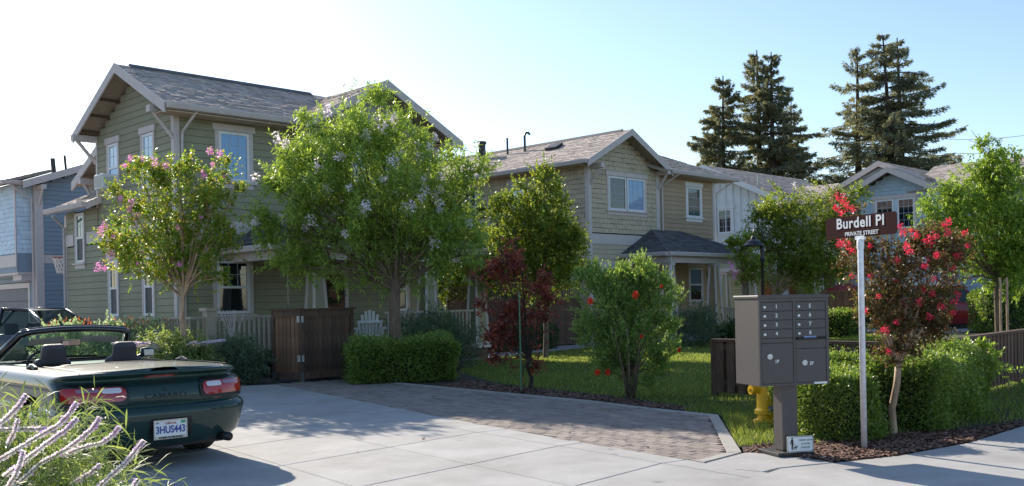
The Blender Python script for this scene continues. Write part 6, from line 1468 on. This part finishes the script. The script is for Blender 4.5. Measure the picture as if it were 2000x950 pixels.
def bush(name, label, loc, blobs, m, ntw, per, tw, size, width, seed, cat='shrub', long=True, droop=.1, up=.9, spread=.45, flat=1.0, bias=.6):
    t = thing(name, label, cat, loc); o, _ = crown('foliage', t, blobs, ntw, per, tw, size, width, m, seed, long=long, droop=droop, up=up, spread=spread, flat=flat, bias=bias)
    g2 = np.random.default_rng(seed); b = MB()
    for bl in blobs: b.tube([(bl[0] * .3, bl[1] * .3, 0), (bl[0] * .7, bl[1] * .7, bl[2] * .5), (bl[0], bl[1], bl[2])], [.02, .014, .006], 5)
    b.build('stem', M['bark'], t); return t
p = at(850, 640, 23.5); bush('grey_bush', 'large rounded grey-green bush at the right end of the green house porch', (p.x, p.y, 0), [(-.55, 0, .6, .5), (.1, 0, .8, .6), (.55, .1, .55, .5), (-.2, -.3, .4, .55), (.4, -.3, .4, .45), (-.7, 0, .4, .35)], M['lf_grey'], 2600, 14, .26, .08, .006, 51)
p = at(1355, 640, 31.5); bush('grey_bush', 'rounded grey-green bush under the porch of the tan house', (p.x, p.y, 0), [(-.5, 0, .5, .5), (.2, 0, .65, .55), (.6, .1, .4, .4), (0, -.3, .3, .5)], M['lf_grey'], 1300, 12, .26, .09, .008, 52)
p = at(1425, 640, 33); bush('green_bush', 'dark green bush right of the tan house porch behind the mailbox', (p.x, p.y, 0), [(0, 0, .35, .45), (.4, .2, .3, .4), (-.3, 0, .3, .3)], M['lf_dark'], 600, 10, .2, .09, .02, 53)
hedge('garden_hedge', 'tall clipped garden hedge to the left of the convertible, outside the picture', [(-10.2, 2.5, 1.2, 11.0, -8, 2.3)], M['lf_hedge'], 48, 9000, .10, .035)
# nandina row left
for k, (x, y, r_) in enumerate(((-9.6, 21.2, .42), (-8.7, 21.6, .45), (-7.95, 21.9, .38))):
    t = bush('nandina_shrub', ('leftmost', 'middle', 'rightmost')[k] + ' of three low variegated shrubs with orange-red tips beyond the convertible windscreen', (x, y, 0), [(0, 0, .85, r_), (.3, .1, .8, r_ * .8), (-.3, 0, .78, r_ * .8), (0, 0, .45, r_ * .9)], GM('leaf_variegated%d' % k, [(.10, .15, .05), (.28, .32, .20), (.44, .47, .38)], rough=.5, trans=.35, tcol=(1.3, 1.4, 1)), 800, 12, .2, .075, .018, 60 + k, long=False)
    C = rot_rand(np.random.default_rng(k), 50) * np.array([.45, .3, .12]) + np.array([(.15, .3, .0)[k], 0, 1.22]); leaves('red_tips', t, C, rot_rand(np.random.default_rng(k + 5), 50) * .5 + np.array([0, 0, .7]), .11, .012, GM('tip_red%d' % k, [(.30, .08, .03), (.42, .17, .06)], trans=.4, tcol=(1.5, 1, .6)), np.random.default_rng(k))
g9 = np.random.default_rng(9)
def salvia(name, label, loc, stems, m, seed, nleaf, rad, hgt, spike_r, leafsz, fol=None, lw=.085):
    """leafy base with arching flower wands; stems: list of point lists (local)"""
    t = thing(name, label, 'shrub', loc); g_ = np.random.default_rng(seed)
    crown('foliage', t, fol or [(0, 0, hgt * .45, rad), (rad * .5, 0, hgt * .35, rad * .8), (-rad * .5, 0, hgt * .4, rad * .8), (0, 0, hgt * .15, rad * .9)], nleaf, 10, .22, leafsz, leafsz * lw, m, seed, long=True, droop=.35, up=.8, spread=.7)
    for pts in stems:
        pts = [Vector(p) for p in pts]; b = MB(); b.tube([Vector((pts[0].x * .2, pts[0].y * .2, 0))] + pts, [spike_r * .35] * (len(pts) + 1), 5); st_ = b.build('stem', M['lf_salvia'], t, smooth=True, fix=False)
        C = []; D = []; C2_ = []; D2_ = []
        L = sum((pts[i + 1] - pts[i]).length for i in range(len(pts) - 1)); n = int(L / (spike_r * .8)) 
        for i in range(n):
            u = i / n * (len(pts) - 1); k = min(len(pts) - 2, int(u)); p = pts[k].lerp(pts[k + 1], u - k); ax = (pts[k + 1] - pts[k]).normalized(); s = i / n; rr = spike_r * (1.0 - .45 * s)
            for q in range(26):
                v = Vector(rot_rand(g_, 1)[0]); v = (v - ax * v.dot(ax)).normalized(); C.append(p + v * rr * .15 + ax * g_.uniform(-.5, .5) * rr); d = (v + ax * .55 + Vector(rot_rand(g_, 1)[0]) * .3).normalized(); D.append(d)
                if g_.uniform() < .04 + .30 * s ** 3.5: C2_.append(p + v * rr * .85); D2_.append(d)
        a = lambda z: np.array([tuple(c) for c in z]); leaves('flower_spike', st_, a(C), a(D), spike_r * 1.0, spike_r * .36, M['fl_spike'], g_)
        if C2_: leaves('flower_tips', st_, a(C2_), a(D2_), spike_r * .75, spike_r * .24, M['fl_purple'], g_)
    return t
# foreground sage: wands traced at about 2.6 to 3 m
SB_ = Vector((-1.42, 2.75, 0))
wands = [[(-20, 830, 2.7), (40, 720 + 120, 2.72), (70, 815, 2.72), (105, 780 + 5, 2.72), (47 + 8, 768 + 50, 2.7)][:1],
         [(-30, 850, 2.6), (10, 820, 2.6), (35, 795, 2.6), (52, 772, 2.6)], [(-20, 910, 2.7), (30, 880, 2.7), (80, 850, 2.7), (115, 830, 2.7), (135, 810, 2.7), (150, 787, 2.7)],
         [(10, 930, 2.6), (60, 890, 2.6), (100, 860, 2.6), (130, 840, 2.6), (150, 818, 2.6)], [(30, 950, 2.75), (80, 905, 2.75), (130, 878, 2.75), (160, 855, 2.75), (180, 838, 2.75), (195, 816, 2.75)],
         [(120, 890, 2.8), (160, 875, 2.8), (200, 865, 2.8), (220, 850, 2.8), (233, 834, 2.8)], [(185, 960, 2.7), (215, 930, 2.7), (245, 905, 2.7), (265, 880, 2.7), (281, 862, 2.7)],
         [(10, 960, 2.5), (30, 930, 2.5), (40, 905, 2.5), (46, 880, 2.5)], [(-30, 842, 2.9), (30, 838, 2.9), (80, 838, 2.9), (110, 842, 2.9)], [(140, 945, 2.8), (165, 932, 2.8), (182, 920, 2.8), (195, 908, 2.8)], [(240, 975, 2.6), (258, 955, 2.6), (270, 937, 2.6)], [(15, 870, 2.8), (28, 845, 2.8), (36, 818, 2.8)]]
st_l = []
for w_ in wands:
    if len(w_) < 2: continue
    st_l.append([at(p[0], p[1], p[2] - .18) - SB_ for p in w_])
t = salvia('sage_shrub', 'bushy sage with pale furry purple-tipped flower wands in the left foreground', tuple(SB_), st_l, M['lf_salvia'], 71, 1700, .42, 1.9, .0078, .085, lw=.028, fol=rel([tuple(at(x, y, Y_)) + (r_ * Y_ / F,) for x, y, r_, Y_ in ((15, 945, 68, 2.95), (85, 945, 62, 2.95), (-40, 890, 80, 3.0), (140, 968, 50, 2.9), (60, 990, 90, 2.7), (-20, 1000, 120, 2.8), (160, 1040, 90, 2.8), (60, 1120, 140, 2.8), (-60, 1200, 160, 2.8), (90, 1300, 150, 2.8))], SB_))
# sage by the myrtle
p0 = Vector((-6.55, 19.0, 0)); st2 = []
for k in range(26):
    a = g9.uniform(2.2, 4.4) if k % 3 else g9.uniform(-1, 1); L = g9.uniform(.7, 1.25); d = Vector((math.cos(a), math.sin(a) * .5, 0)); st2.append([Vector((0, 0, .55)) + d * L * u + Vector((0, 0, .75 * u - .38 * u * u)) for u in (.2, .5, .75, 1)])
salvia('sage_shrub', 'pink-purple sage with arching wands around the foot of the pink crape myrtle', tuple(p0), st2, M['lf_salvia'], 72, 1500, .62, 1.05, .022, .13)
p = Vector((-5.75, 20.4, 0)); st3 = []
for k in range(9):
    a = g9.uniform(0, 6.28); L = g9.uniform(.2, .45); d = Vector((math.cos(a), math.sin(a) * .5, 0)); st3.append([Vector((0, 0, .8)) + d * L * u + Vector((0, 0, .7 * u)) for u in (.2, .6, 1)])
salvia('grey_shrub', 'thin grey-green wispy shrub in front of the porch railing post', tuple(p), st3, M['lf_grey'], 73, 1100, .5, 1.2, .006, .11)
# climbing shoots by the right fence and hedge
t = thing('climbing_plant', 'loose light green leafy shoots between the curved hedge and the low fence', 'plant', (6.9, 13.2, 0))
B = rel([tuple(at(x, y, 13.1)) + (r_ * 13.1 / F,) for x, y, r_ in ((1860, 680, 10), (1900, 682, 16), (1925, 690, 14), (1950, 705, 10), (1965, 725, 12), (1880, 672, 8), (1985, 730, 8))], Vector((6.9, 13.2, 0)))
crown('foliage', t, B, 130, 8, .12, .055, .012, M['lf_ash'], 75, long=True, up=.6); b = MB()
for bl in B: b.tube([(bl[0] * .6, bl[1], 0.1), (bl[0] * .9, bl[1], bl[2] * .6), bl[:3]], .006, 4)
b.build('stem', M['bark'], t)
# dark trees behind the yard fence, and multi-stemmed shrub by the far driveway
for k, (bl, Y, lab) in enumerate((([(880, 500, 50, 0), (920, 470, 50, 0), (900, 560, 50, 0), (960, 540, 50, 0), (860, 560, 40, 0)], 33, 'dark leafy tree behind the yard fence, right beside the green house'), ([(1000, 480, 55, 0), (1050, 520, 60, 0), (1100, 560, 45, 0), (1010, 570, 45, 0)], 36, 'dark leafy tree behind the yard fence close to the tan house'))):
    bpos = at(bl[0][0] + 20, 640, Y); tree('background_tree', lab, (bpos.x, bpos.y, 0), (bl[0][0] + 20, 590), bl, Y, .09, M['lf_dark'] if k else M['lf_pear'], M['bark_dark'], 1200, 11, .35, .13, .035, 80 + k)
p = gr(1722, 650); tree('dark_shrub', 'dark multi-stemmed shrub by the far driveway seen between the sign pole and the red tree', (p.x, p.y, 0), (1722, 625), [(1700, 600, 26, 0), (1730, 595, 26, 0), (1690, 620, 20, 0), (1745, 615, 18, 0)], p.y, .05, M['lf_dark'], M['bark_dark'], 700, 10, .3, .11, .04, 90, cat='shrub')
g10 = np.random.default_rng(10); C = []; D = []
for k in range(160): C.append((g10.normal(0, .5), g10.normal(0, .15), 0)); d = np.array([g10.normal(0, .4), g10.normal(0, .2), 1]); D.append(d / np.linalg.norm(d))
t = thing('strap_plant', 'clump of long grassy leaves behind the low fence near the sign pole', 'plant', tuple(gr(1700, 668))); leaves('leaf_clump', t, np.array(C), np.array(D), .42, .010, M['lf_ash'], g10, long=True, droop=.5)
# fallen leaves on the driveway and pavers
b = MB(); g_ = np.random.default_rng(4)
for k in range(130):
    x, y = g_.uniform(-3, 2.4), g_.uniform(10, 18)
    if not inside(Vector((x, y)), field) and random.random() < .8: continue
    a = g_.uniform(0, 6.28); L = g_.uniform(.02, .05); u = Vector((math.cos(a), math.sin(a), g_.uniform(-.2, .3))) * L; v = Vector((-math.sin(a), math.cos(a), g_.uniform(0, .5))) * L * .35; c = Vector((x, y, .012))
    b.add([c - u, c + v, c + u, c - v], [(0, 1, 2, 3)])
tag(b.build('fallen_leaves', M['chip'], fix=False), 'small dark fallen leaves scattered on the paver bay and the driveway', 'leaves', kind='stuff')
